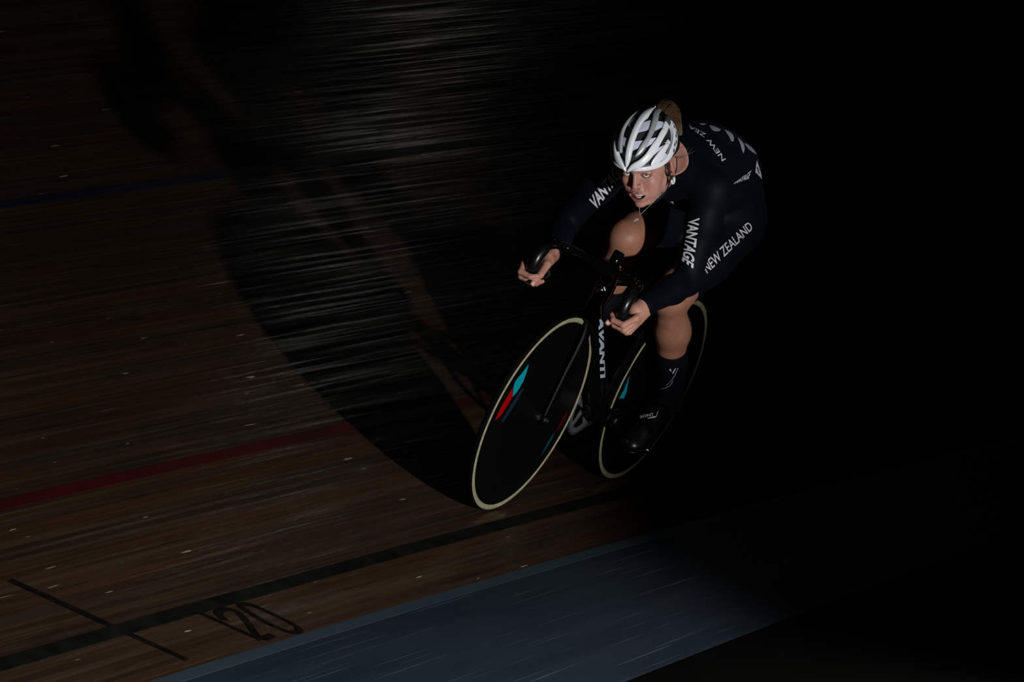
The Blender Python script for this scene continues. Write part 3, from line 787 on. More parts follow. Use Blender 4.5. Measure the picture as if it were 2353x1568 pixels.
# eyes, brows, teeth
m_eye = M('eye_white', (.75, .74, .72), .12, coat=.5); m_iris = M('iris_grey_green', (.16, .22, .2), .15, coat=.8); m_pupil = M('pupil', (.004, .004, .004), .1, coat=1.0)
m_brow = M('brow_hair', (.10, .055, .03), .7); m_teeth = M('tooth', (.78, .75, .68), .2)
CAMB = A_((11.27764, 3.85968, 3.23117))
def sphere_patch(c, r, d, ang, n=16, m_=8):
    d = d/np.linalg.norm(d); a = np.cross(d, A_((0, 0, 1))); a /= np.linalg.norm(a); b_ = np.cross(d, a); V = [c + d*r]; F = []
    for i in range(1, m_ + 1):
        t_ = ang*i/m_
        for k in range(n):
            p_ = 2*math.pi*k/n; V.append(c + r*(math.cos(t_)*d + math.sin(t_)*(math.cos(p_)*a + math.sin(p_)*b_)))
    for k in range(n): F.append((0, 1 + k, 1 + (k+1) % n))
    for i in range(m_ - 1):
        for k in range(n): F.append((1+i*n+k, 1+(i+1)*n+k, 1+(i+1)*n+(k+1) % n, 1+i*n+(k+1) % n))
    return V, F
for s_ in (1, -1):
    ec = h2b((.0720, s_*.0315, -.0005)); gaze = CAMB - ec
    gaze = gaze/np.linalg.norm(gaze) + .25*HB[0] - .06*HB[1]
    v_, f_ = sphere_patch(ec, .0125, HB[0], math.pi*.97, 24, 16); ey = link_mesh('eye', v_, f_, m_eye, rider)
    v_, f_ = sphere_patch(ec, .0127, gaze, .50); link_mesh('iris', v_, f_, m_iris, ey)
    v_, f_ = sphere_patch(ec, .0129, gaze, .20); link_mesh('pupil', v_, f_, m_pupil, ey)
    b_ = MB()
    for k in range(60):
        t_ = k/59; p0 = A_((.0885 - .012*t_**2, s_*(.014 + .034*t_), .0165 + .006*math.sin(t_*2.4) - .004*t_)) + rng.normal(0, .0011, 3)*[.3, 1, 1]
        b_.tube([h2b(p0), h2b(p0 + A_((-.001, s_*.006, .0022 - .003*t_)))], [.0007, .0003], 4)
    b_.build('eyebrow', m_brow, rider)
tt = MB()
for k in range(-4, 5):
    a0 = k*.26; rad = .0205
    c_ = A_((.0685 + rad*math.cos(a0), rad*math.sin(a0)*.90, -.0648 - .0005*abs(k)))
    ca2, sa2 = math.cos(a0), math.sin(a0); rr_ = np.array([[ca2, -sa2, 0], [sa2, ca2, 0], [0, 0, 1]])
    tt.box(h2b(c_), (.004, .0046, .0078), (HB.T @ rr_))
tt.build('teeth', m_teeth, rider, bevel=.0008)
tt = MB()
for k in range(-3, 4):
    a0 = k*.26; rad = .0185; c_ = A_((.0670 + rad*math.cos(a0), rad*math.sin(a0)*.85, -.0765)); ca2, sa2 = math.cos(a0), math.sin(a0); rr_ = np.array([[ca2, -sa2, 0], [sa2, ca2, 0], [0, 0, 1]])
    tt.box(h2b(c_), (.0035, .0040, .0045), (HB.T @ rr_))
tt.build('lower_teeth', m_teeth, rider, bevel=.0006)

# ------------------------------------------------------------------ helmet
helmet = empty('helmet', MW)
tag(helmet, 'white and silver vented cycling helmet strapped on the rider\'s head', 'helmet')
HC, HR = A_((-.015, 0, .033)), A_((.137, .100, .121))
HROLL = np.array(Euler((math.radians(-5.0), 0, math.radians(2.0))).to_matrix())
HMB = np.array([[0.84961826, 0.10963518, -0.51587687], [0.05747973, 0.95307861, 0.29721583], [0.52425652, -0.28217246, 0.80345119]])
HMO = np.array([0.90019692, -0.00013069, 1.18832280])
def hm2b(P): return np.asarray(P, float) @ HMB + HMO
def hel(alpha, beta, sc=1.0):
    """alpha: 0 front, 90 crown, 180 nape; beta: towards the left ear"""
    a, b_ = np.radians(alpha), np.radians(beta)
    n = np.stack([np.cos(b_)*np.cos(a), np.sin(b_), np.cos(b_)*np.sin(a)], -1) @ HROLL.T
    return hm2b(HC + n*HR*np.asarray(sc)[..., None])
def hel_az(psi, eps, sc=1.0):
    p, e = np.radians(psi), np.radians(eps)
    n = np.stack([np.cos(e)*np.cos(p), np.cos(e)*np.sin(p), np.sin(e)], -1) @ HROLL.T
    return hm2b(HC + n*HR*np.asarray(sc)[..., None])
# ponytail: locks of hair swept out behind the helmet
m_hair = mottled(M('light_brown_hair', (.1, .06, .025), .5), 60, (.035, .019, .007), (.062, .036, .014))
PT = [(-.110, -.004, .022), (-.150, -.014, .060), (-.188, -.018, .062), (-.212, -.014, .018), (-.208, -.004, -.045), (-.180, .004, -.095)]
PR = [.014, .022, .032, .037, .031, .010]
hb = MB()
pc, pr_ = catmull(np.array(PT), 22), catmull(np.array(PR)[:, None], 22)[:, 0]
hb.tube(hm2b(pc), pr_*.86, 16)
Tg = np.gradient(pc, axis=0); Tg /= np.linalg.norm(Tg, axis=1)[:, None]
Sd = np.tile(A_((0, 1, 0)), (22, 1)); Sd -= Tg*(Sd*Tg).sum(1)[:, None]; Sd /= np.linalg.norm(Sd, axis=1)[:, None]; Up = np.cross(Tg, Sd)
for k in range(420):
    a0 = rng.uniform(0, 2*math.pi); rad = .84 + .20*rng.random(); tw = rng.normal(0, .5); wob = rng.normal(0, .05)
    P = [pc[i] + pr_[i]*(rad + wob*math.sin(i*.5 + k))*(math.cos(a0 + tw*i/22)*Sd[i] + math.sin(a0 + tw*i/22)*Up[i]) for i in range(22)]
    P.append(P[-1] + (P[-1] - P[-3])*(.3 + .5*rng.random()) + rng.normal(0, .004, 3))
    hb.tube(hm2b(np.array(P)), np.r_[np.full(17, .0012), np.linspace(.0012, .0003, 6)], 4, caps=False)
hair = hb.build('ponytail', m_hair, rider); hair['label'] = 'light brown ponytail behind the helmet'
hb = MB()
for k in range(3):
    hb.tube([hm2b(A_((-.07, .062, -.02)) + rng.normal(0, .004, 3)), hm2b(A_((-.095, .078, -.035)) + rng.normal(0, .005, 3)), hm2b(A_((-.125, .085, -.025)) + rng.normal(0, .008, 3))], [.0009, .0008, .0003], 4, steps=6)
hb.build('hair_wisp', m_hair, rider)

m_hw = M('white_helmet_shell', (.66, .70, .75), .28, spec=.5, coat=.3)
m_hs = M('silver_helmet_shell', (.42, .45, .48), .30, metal=.35, spec=.5, coat=.3)
m_hl = M('pale_lilac_helmet_shell', (.50, .55, .70), .35)
m_hk = M('black_helmet_foam', (.008, .008, .009), .6)
m_hg = M('dark_grey_helmet_shell', (.07, .07, .065), .4)
m_strap = M('black_webbing', (.01, .01, .01), .7)
def band_solid(name, L, Rr, mat, fn=hel, n=36, m_=9, sc=1.0, thick=.10, crown=.020, parent=None, trim=None):
    L = catmull(np.array(L, float), n); Rr = catmull(np.array(Rr, float), n)
    V = []
    for i in range(n):
        for lay in (0, 1):
            for j in range(m_):
                t_ = j/(m_-1); ab_ = L[i]*(1-t_) + Rr[i]*t_
                s_ = sc + crown*(1 - (2*t_-1)**4) if lay == 0 else sc - thick
                V.append(fn(ab_[0], ab_[1], s_))
    F = []; w_ = 2*m_
    for i in range(n-1):
        a, b_ = i*w_, (i+1)*w_
        for j in range(m_-1):
            F.append((a+j, a+j+1, b_+j+1, b_+j)); F.append((a+m_+j, b_+m_+j, b_+m_+j+1, a+m_+j+1))
        F.append((a, b_, b_+m_, a+m_)); F.append((a+m_-1, a+2*m_-1, b_+2*m_-1, b_+m_-1))
    F.append(tuple(range(m_)) + tuple(range(2*m_-1, m_-1, -1))); e = (n-1)*w_; F.append(tuple(e+j for j in range(m_-1, -1, -1)) + tuple(e+m_+j for j in range(m_)))
    mb = MB(); mb.add(V, F); return mb.build(name, mat, helmet if parent is None else parent)
# inner shell
V, F = [], []
na, nb_ = 40, 24
for i in range(nb_ + 1):
    e = 90 - i*(90 + 14)/nb_
    for k in range(na):
        p = 360*k/na; low = -4 - 8*(1 - math.cos(math.radians(p)))/2 if False else e
        V.append(hel_az(p, max(e, 6 - 15*(1 - math.cos(math.radians(p)))/2), .885))
for i in range(nb_):
    for k in range(na): F.append((i*na+k, i*na+(k+1) % na, (i+1)*na+(k+1) % na, (i+1)*na+k))
mb = MB(); mb.add(V, F); shell = mb.build('inner_shell', m_hk, helmet); so = shell.modifiers.new('thick', 'SOLIDIFY'); so.thickness = .008; so.offset = -1
mir = lambda pts: [(a, -b_) for a, b_ in pts]
A_R = [(10, 1.0), (21, 4.2), (32, 5), (44, 5), (56, 5), (70, 5.2), (82, 5.8), (95, 6.5), (108, 6), (122, 4.5), (136, 3)]
band_solid('rib', mir(A_R), A_R, m_hw, crown=.03, sc=1.0)['label'] = 'white middle rib'
B_L = [(29, 13.2), (37, 16), (46, 18.7), (58, 22.8), (72, 22.5), (87, 19), (99, 13.8), (110, 8.5), (122, 5.5)]
B_R = [(27.5, 15.2), (33, 22), (45, 28), (59, 30.5), (76, 31), (94, 26.6), (112, 18.5), (124, 12), (138, 7.5)]
C_L = [(4, 1.0), (10.7, 4.8), (17, 12), (23, 21), (33, 29.5), (46, 34.5), (64, 39.5), (76, 40), (88, 39.8)]
C_R = [(2, 2.5), (7.5, 13), (12, 25), (19.4, 34), (31, 42), (48, 47.5), (64.5, 49.5), (76, 50), (88, 50)]
C2_L = [(108, 34.5), (117, 31), (130, 24), (143, 17), (155, 12)]
C2_R = [(108, 46), (121, 42.5), (132, 38), (142, 33), (155, 26)]
D_L = [(15, 40), (25, 44), (38.5, 50), (52, 55), (66, 58)]
D_R = [(11, 42), (13, 49), (17, 56.5), (40, 62.5), (68, 65.5)]
E_O = [(10, 4.6), (15, 4.6), (32, 3.2), (48, 1.6), (63, 1.2), (75, 2.8), (93, 9), (107, 16), (119, 24.5), (130, 35)]
E_I = [(12, 6.0), (21, 9.6), (33, 9.4), (47, 8.8), (60, 8.8), (70, 11), (82, 18), (96, 25.5), (109, 33.5), (123, 44)]
E2 = [(75, 2), (95, -1), (120, -5), (150, -9), (180, -11)]
for s_ in (1, -1):
    k = (lambda p: p) if s_ > 0 else mir
    ka = (lambda p: p) if s_ > 0 else (lambda pts: [(-a, b_) for a, b_ in pts])
    az = hel_az
    band_solid('rib', k(B_L), k(B_R), m_hs, crown=.022)['label'] = 'silver inner rib'
    band_solid('rib', k(C_L), k(C_R), m_hw, crown=.022)['label'] = 'white outer rib meeting its twin at the front'
    band_solid('rib', k(C2_L), k(C2_R), m_hg, sc=.985)['label'] = 'dark grey rear end of the outer rib'
    for a0, a1 in ((91, 95.5), (98, 102.5), (104.5, 107)):
        band_solid('stripe', k([(a0, 39.2 - (a0-91)*.28), (a1, 39.2 - (a1-91)*.28)]), k([(a0, 49.6 - (a0-91)*.2), (a1, 49.6 - (a1-91)*.2)]), m_hw, n=4, sc=.992)['label'] = 'white stripe across the outer rib'
    band_solid('rib_core', k([(86, 39.6), (98, 37.4), (110, 33.5)]), k([(86, 50), (98, 48), (110, 45)]), m_hk, n=10, sc=.965, crown=.01)
    band_solid('rib', k(D_L), k(D_R), m_hw, crown=.012, sc=.99)['label'] = 'white side rib'
    for a0 in (71, 76.5): band_solid('stripe', k([(a0, 57.6), (a0+3, 57.8)]), k([(a0, 65.2), (a0+3, 65.3)]), m_hw, n=4, sc=.985)['label'] = 'white stripe behind the side rib'
    band_solid('rim', ka(E_O), ka(E_I), m_hw, fn=az, n=60, crown=.012, sc=.995)['label'] = 'white lower rim sweeping up at the back'
    band_solid('rim', ka(E2), ka([(a, b_ + 11) for a, b_ in E2]), m_hk, fn=az, n=30, sc=.95)['label'] = 'black lower rim at the nape'
    # checks printed along the rear of the rim
    for i, (a0, e0) in enumerate(((84, 11), (90, 14), (96, 17), (102, 20), (108, 24), (114, 29))):
        off = 3.0 if i % 2 else 0
        band_solid('check', ka([(a0, e0 - 3 + off), (a0 + 4, e0 - 1 + off)]), ka([(a0, e0 + 1 + off), (a0 + 4, e0 + 3.2 + off)]), m_hg, fn=az, n=4, m_=5, sc=1.012, thick=.02, crown=.003)
    # lower cross pieces between the ribs
    for L_, R_ in (([(63, 5), (80, 6)], [(73, 22), (91, 18)]), ([(34, 5), (48, 5)], [(41, 17.5), (53, 21.5)]), ([(77, 31), (96, 26)], [(93, 39), (106, 36)]),
                   ([(43, 28), (59, 30)], [(54, 37.5), (67, 40)]), ([(31, 43), (46, 47)], [(49, 55), (61, 57)]), ([(17, 56), (42, 62)], [(20, 66), (34, 74)])):
        band_solid('bridge', k(L_), k(R_), m_hl, n=14, m_=9, sc=.958, crown=.004, thick=.06)['label'] = 'pale lilac bridge set low between two ribs'
kn = hel(124, 2, 1.05); kv = Grid(kn - .012, kn + .012, .0015); kv.ell(kn, (.007, .006, .006), .002); v_, q_ = kv.mesh(); fast_mesh('knob', v_, q_, m_metal, helmet)['label'] = 'shiny metal knob on the crown'
# straps
def strap(pts, wd=.0075, name='strap', parent=helmet):
    P = catmull(np.array(pts, float), 26); Pb = h2b(P); o_ = h2b((-.01, 0, -.02)); V = []; T = np.gradient(Pb, axis=0); T /= np.linalg.norm(T, axis=1)[:, None]
    for i in range(26):
        nrm = Pb[i] - o_; nrm -= T[i]*(nrm @ T[i]); nrm /= np.linalg.norm(nrm); sd = np.cross(T[i], nrm)
        for a, b_ in ((1, 1), (-1, 1), (-1, -1), (1, -1)): V.append(Pb[i] + sd*a*wd/2 + nrm*b_*.0009)
    F = [(0, 1, 2, 3), (103, 102, 101, 100)]
    for i in range(25):
        for j in range(4): F.append((4*i+j, 4*i+(j+1) % 4, 4*i+4+(j+1) % 4, 4*i+4+j))
    mb = MB(); mb.add(V, F); return mb.build(name, m_strap, parent, smooth=False)
for s_ in (1, -1):
    strap([(.030, s_*.0790, .022), (.020, s_*.0805, -.005), (.012, s_*.0795, -.040)]).name
    strap([(-.045, s_*.0800, .0), (-.020, s_*.0850, -.030), (.010, s_*.0805, -.042)])
    strap([(.012, s_*.0790, -.042), (.018, s_*.062, -.082), (.038, s_*.030, -.116), (.046, 0, -.1215)])
    bk = MB()
    c_ = A_((.009, s_*.0825, -.043))
    for zz in np.linspace(0, math.pi, 9): pass
    bk.tube([h2b(c_ + A_((.010*math.cos(t_), s_*.002, .012*math.sin(t_) - .004))) for t_ in np.linspace(math.radians(-200), math.radians(20), 14)], .0036, 8)
    bk.build('strap_clip', m_hw, helmet)['label'] = 'white curved clip joining the straps below the ear'

# ------------------------------------------------------------------ necklace
neck = empty('necklace', MW)
tag(neck, 'thin beaded silver necklace hanging from the rider\'s neck with a star pendant', 'necklace')
m_silver = M('silver_chain', (.62, .60, .55), .5, metal=.3)
LEFT = [(.752, .060, 1.150), (.758, .057, 1.132), (.763, .049, 1.108), (.7635, .034, 1.072), (.763, .018, 1.035), (.762, .003, 1.003)]
RIGHT = [(.748, -.050, 1.128), (.757, -.036, 1.085), (.7595, -.016, 1.035), (.762, .003, 1.003)]
nk = MB()
def bead(mb, c, rad):
    c = A_(c); V = [c + rad*A_(d) for d in ((1, 0, 0), (-1, 0, 0), (0, 1, 0), (0, -1, 0), (0, 0, 1), (0, 0, -1))]
    mb.add(V, [(0, 2, 4), (2, 1, 4), (1, 3, 4), (3, 0, 4), (2, 0, 5), (1, 2, 5), (3, 1, 5), (0, 3, 5)])
for line, n in ((LEFT, 46), (RIGHT, 38)):
    for k, q in enumerate(catmull(np.array(line), n)): bead(nk, q, .00115 + (.0009 if k % 9 == 4 else 0))
    nk.tube(line, .0005, 5, steps=30)
nk.build('chain', m_silver, neck)
c_ = A_((.760, -.004, .983)); vd = A_((.88, .33, .33)); vd /= np.linalg.norm(vd); e1 = np.cross((0, 0, 1), vd); e1 /= np.linalg.norm(e1); e2 = np.cross(vd, e1)
V = []
for lay in (.0012, -.0012):
    for k in range(10):
        t_ = math.pi*k/5 + .5; q = .0105 if k % 2 == 0 else .0045; V.append(c_ + e1*q*math.cos(t_) + e2*q*math.sin(t_) + vd*lay)
V += [c_ + vd*.0026, c_ - vd*.0026]
F = [(k, (k+1) % 10, 20) for k in range(10)] + [(10+(k+1) % 10, 10+k, 21) for k in range(10)] + [(k, 10+k, 10+(k+1) % 10, (k+1) % 10) for k in range(10)]
mb = MB(); mb.add(V, F); mb.tube([(.762, .003, 1.003), (.761, .000, .993)], .0007, 5); bead(mb, c_ + A_((.003, .006, -.012)), .0028); mb.build('pendant', M('dull_silver', (.20, .18, .15), .45, metal=.5), neck, smooth=False)['label'] = 'silver star pendant'

# ------------------------------------------------------------------ socks and shoes
m_sock = M('black_sock_knit', (0.0025, 0.003, 0.005), .7, spec=.08)
m_shoe = M('black_shoe_leather', (0.002, 0.002, 0.0025), .32, spec=.35); m_sole = M('black_carbon_sole', (.01, .01, .011), .35)
def foot(side, ball_pt, pitch, toe_out, an, kn):
    """shoe frame: X to the toe, Z away from the sole, origin under the ball of the foot"""
    c_, s_ = math.cos(pitch), math.sin(pitch)
    X = A_((c_, 0, -s_)); Z_ = A_((s_, 0, c_)); Y = np.cross(Z_, X)
    t_ = math.radians(toe_out) * side; X, Y = X*math.cos(t_) + Y*math.sin(t_), Y*math.cos(t_) - X*math.sin(t_)
    Rm = np.stack([X, Y, Z_]); o = A_(ball_pt)
    loc = lambda P: (A_(P) - o) @ Rm.T
    a_l, k_l = loc(an), loc(kn)
    gg = Grid((-.26, -.075, -.012), (.11, .075, .30), .0028)
    gg.cone((-.150, 0, .034), (-.06, 0, .040), .033, .037, .02); gg.cone((-.06, 0, .036), (.0, 0, .030), .037, .041, .03)
    gg.cone((0, 0, .028), (.055, side*-.006, .020), .040, .026, .02); gg.ell((.01, 0, .022), (.075, .045, .028), .02)
    gg.cone((-.145, 0, .045), (-.150, 0, .075), .033, .034, .02); gg.cone((-.06, 0, .05), (-.125, 0, .085), .034, .036, .03)
    shoeD = np.maximum(gg.D, gg.plane((0, 0, 0), (0, 0, -1)))
    top = gg.plane((-.13, 0, .088), (-.25, 0, 1)); shoe = np.maximum(shoeD, top)
    b2 = lambda V: V @ Rm + o
    V, Q = nets(shoe, gg.lo, gg.h); sh = fast_mesh('shoe', b2(V), Q, m_shoe, rider); sh['label'] = 'black cycling shoe with a white mark'
    D2 = np.maximum(np.maximum(gg.D - .0015, gg.plane((0, 0, .004), (0, 0, 1))), gg.plane((0, 0, -.005), (0, 0, -1)))
    V, Q = nets(D2, gg.lo, gg.h); fast_mesh('sole', b2(V), Q, m_sole, sh)
    for xx in (-.012, -.048, -.085):
        pts = []
        for t2 in np.linspace(-1.15, 1.15, 13): pts.append(b2(A_((xx - .012*math.cos(t2), math.sin(t2)*.0440, .030 + math.cos(t2)*(.0415 + .10*max(0, -xx - .02)*.55)))[None])[0])
        MB().tube(pts, .006, 6, flat=.25, up=X).build('shoe_strap', m_shoe, sh)
    bu = b2(A_((-.048, side*.043, .036))[None])[0]; MB().box(bu, (.02, .006, .013), Rm.T).build('buckle', m_metal, sh, bevel=.002)
    sbvh = BVHTree.FromPolygons([tuple(p) for p in b2(nets(shoe, gg.lo, gg.h)[0]).tolist()], [tuple(q) for q in nets(shoe, gg.lo, gg.h)[1].tolist()])
    # sock: a sleeve over ankle and lower calf
    sg2 = Grid(np.minimum(A_(an), A_(kn)) - .10, np.maximum(A_(an), A_(kn)) + .10, .004)
    an_, kn_ = A_(an), A_(kn); ax = an_ - kn_; ax /= np.linalg.norm(ax); back = A_((-1, 0, 0)) - ax*(-ax[0]); back /= np.linalg.norm(back)
    off = .0035
    sg2.cone(kn_, lerp(kn_, an_, .33) + back*.012, .048+off, .0525+off, .03); sg2.cone(lerp(kn_, an_, .33) + back*.012, lerp(kn_, an_, .62) + back*.006, .0525+off, .044+off, .03)
    sg2.cone(lerp(kn_, an_, .6) + back*.005, an_, .045+off, .036+off, .03)
    sg2.cone(an_, b2(A_((-.12, 0, .06))[None])[0], .037, .034, .03)
    sg2.cone(lerp(kn_, an_, .16) + back*.012, lerp(kn_, an_, .38) + back*.029 + A_((0, side*.008, 0)), .028+off, .038+off, .03)
    D3 = np.maximum(sg2.D, sg2.plane(lerp(kn_, an_, .50 if side > 0 else .45), -ax))
    V, Q = nets(D3, sg2.lo, sg2.h); so_ = fast_mesh('sock', V, Q, m_sock, rider); so_['label'] = 'tall black overshoe sock with a white fern print'
    return sh, so_, sbvh, BVHTree.FromPolygons([tuple(p) for p in V.tolist()], [tuple(q) for q in Q.tolist()]), b2
FPL = A_((.25, .118, .222)); FPR = A_((.40 - PL[0], -.118, .285 - PL[2] + .010))
shL, soL, SHOE_BVH, SOCK_BVH, shoe_b2 = foot(1, FPL + A_((0, 0, .004)), math.radians(25), 4, ANL, KNL)
foot(-1, FPR + A_((0, 0, .004)), math.radians(18), 4, ANR, KNR)

# ------------------------------------------------------------------ lettering and prints
def text_tris(s, shear=0.0, offset=0.0, space=1.0):
    cu = bpy.data.curves.new('t', 'FONT'); cu.body = s; cu.shear = shear; cu.offset = offset; cu.space_character = space; cu.resolution_u = 3
    o = bpy.data.objects.new('t', cu); COL.objects.link(o)
    dg = bpy.context.evaluated_depsgraph_get(); me = bpy.data.meshes.new_from_object(o.evaluated_get(dg))
    bm = bmesh.new(); bm.from_mesh(me); bmesh.ops.triangulate(bm, faces=bm.faces[:])
    for it in range(3):
        es = [e for e in bm.edges if e.calc_length() > .14]
        if es: bmesh.ops.subdivide_edges(bm, edges=es, cuts=1); bmesh.ops.triangulate(bm, faces=bm.faces[:])
    V = np.array([v.co[:2] for v in bm.verts]); F = [tuple(v.index for v in f.verts) for f in bm.faces]
    bm.free(); bpy.data.objects.remove(o); bpy.data.curves.remove(cu); bpy.data.meshes.remove(me)
    V[:, 0] -= V[:, 0].min(); V[:, 1] -= V[:, 1].min(); return V / np.array([V[:, 0].max(), V[:, 1].max()]), F
def fill_tris(poly, edge=.15):
    bm = bmesh.new(); vs = [bm.verts.new((p[0], p[1], 0)) for p in poly]; bm.faces.new(vs); bmesh.ops.triangulate(bm, faces=bm.faces[:])
    for it in range(3):
        es = [e for e in bm.edges if e.calc_length() > edge]
        if es: bmesh.ops.subdivide_edges(bm, edges=es, cuts=1); bmesh.ops.triangulate(bm, faces=bm.faces[:])
    bm.verts.index_update(); V = np.array([v.co[:2] for v in bm.verts]); F = [tuple(v.index for v in f.verts) for f in bm.faces]; bm.free(); return V, F
def press(name, VF, quad, nrm, bvh, mat, parent, lift=.0012):
    """unit-square drawing -> quad (4 bike-frame points: origin, +x end, far corner, +y end), pressed on to the surface along -nrm"""
    V, F = VF; q0, q1, q2, q3 = [A_(p) for p in quad]; nrm = A_(nrm); nrm /= np.linalg.norm(nrm)
    out = []; ok = []
    for u_, v_ in V:
        p = q0*(1-u_)*(1-v_) + q1*u_*(1-v_) + q2*u_*v_ + q3*(1-u_)*v_
        h = bvh.ray_cast(Vector(p + nrm*.20), Vector(-nrm), .45)
        if h[0] is None: ok.append(False); out.append(p)
        else: ok.append(True); out.append(np.array(h[0]) + np.array(h[1])*lift*(1 if np.dot(h[1], nrm) > 0 else -1))
    F = [f_ for f_ in F if all(ok[i] for i in f_)]
    if not F: print('nothing pressed for', name); return None
    return link_mesh(name, out, F, mat, parent, smooth=True)
# words and shapes printed on cloth, shoe and frame
PRINT_MATS = {'w': m_white, 'g': m_printgrey, 'k': m_black}
# word, on what, the four corners of its box on a plane before the surface, the direction it is pressed from, slant, weight, ink
WORDS = [
    ('VANTAGE', 'suit', [[0.7525, 0.1531, 1.0528], [0.7655, 0.1905, 0.9299], [0.753, 0.229, 0.9254], [0.7391, 0.1786, 1.074]], [0.9258, 0.323, 0.1966], 0.25, 0.03, 'w'),
    ('NEW ZEALAND', 'suit', [[0.3408, 0.1362, 0.8419], [0.281, 0.1982, 1.0283], [0.2858, 0.1746, 1.0434], [0.3455, 0.1108, 0.8608]], [0.9294, 0.314, 0.1939], 0, 0.008, 'w'),
    ('VANTAGE', 'suit', [[0.7576, -0.1375, 0.9551], [0.7191, -0.1135, 1.0962], [0.7278, -0.147, 1.115], [0.7664, -0.1707, 0.9733]], [0.9176, 0.3486, 0.1913], 0.25, 0.03, 'w'),
    ('NEW', 'suit', [[0.6087, 0.1355, 1.2494], [0.6264, 0.0644, 1.2894], [0.63, 0.0595, 1.2791], [0.6133, 0.1283, 1.238]], [0.929, 0.328, 0.1715], 0, 0.008, 'w'),
    ('ZEA', 'suit', [[0.6161, 0.0467, 1.2937], [0.6356, -0.01, 1.299], [0.6365, -0.0084, 1.2909], [0.6183, 0.0467, 1.2819]], [0.9272, 0.3344, 0.1689], 0, 0.0, 'w'),
    ('VANTAGE', 'suit', [[0.4252, 0.125, 1.1528], [0.4059, 0.1612, 1.1895], [0.4028, 0.1557, 1.2162], [0.4221, 0.1285, 1.1634]], [0.9314, 0.3187, 0.1758], 0.15, 0.03, 'w'),
    ('BONT', 'shoe', [[0.2666, 0.0973, 0.2975], [0.2491, 0.1296, 0.3218], [0.2492, 0.1238, 0.3289], [0.2667, 0.0918, 0.3042]], [0.9183, 0.3124, 0.2432], 0, 0.01, 'w'),
    ('AVANTI', 'frame', [[0.6672, -0.0295, 0.6333], [0.6788, 0.0691, 0.4466], [0.6705, 0.0761, 0.4692], [0.6601, -0.0194, 0.6468]], [0.9149, 0.3308, 0.2313], 0.35, 0.055, 'g'),
]
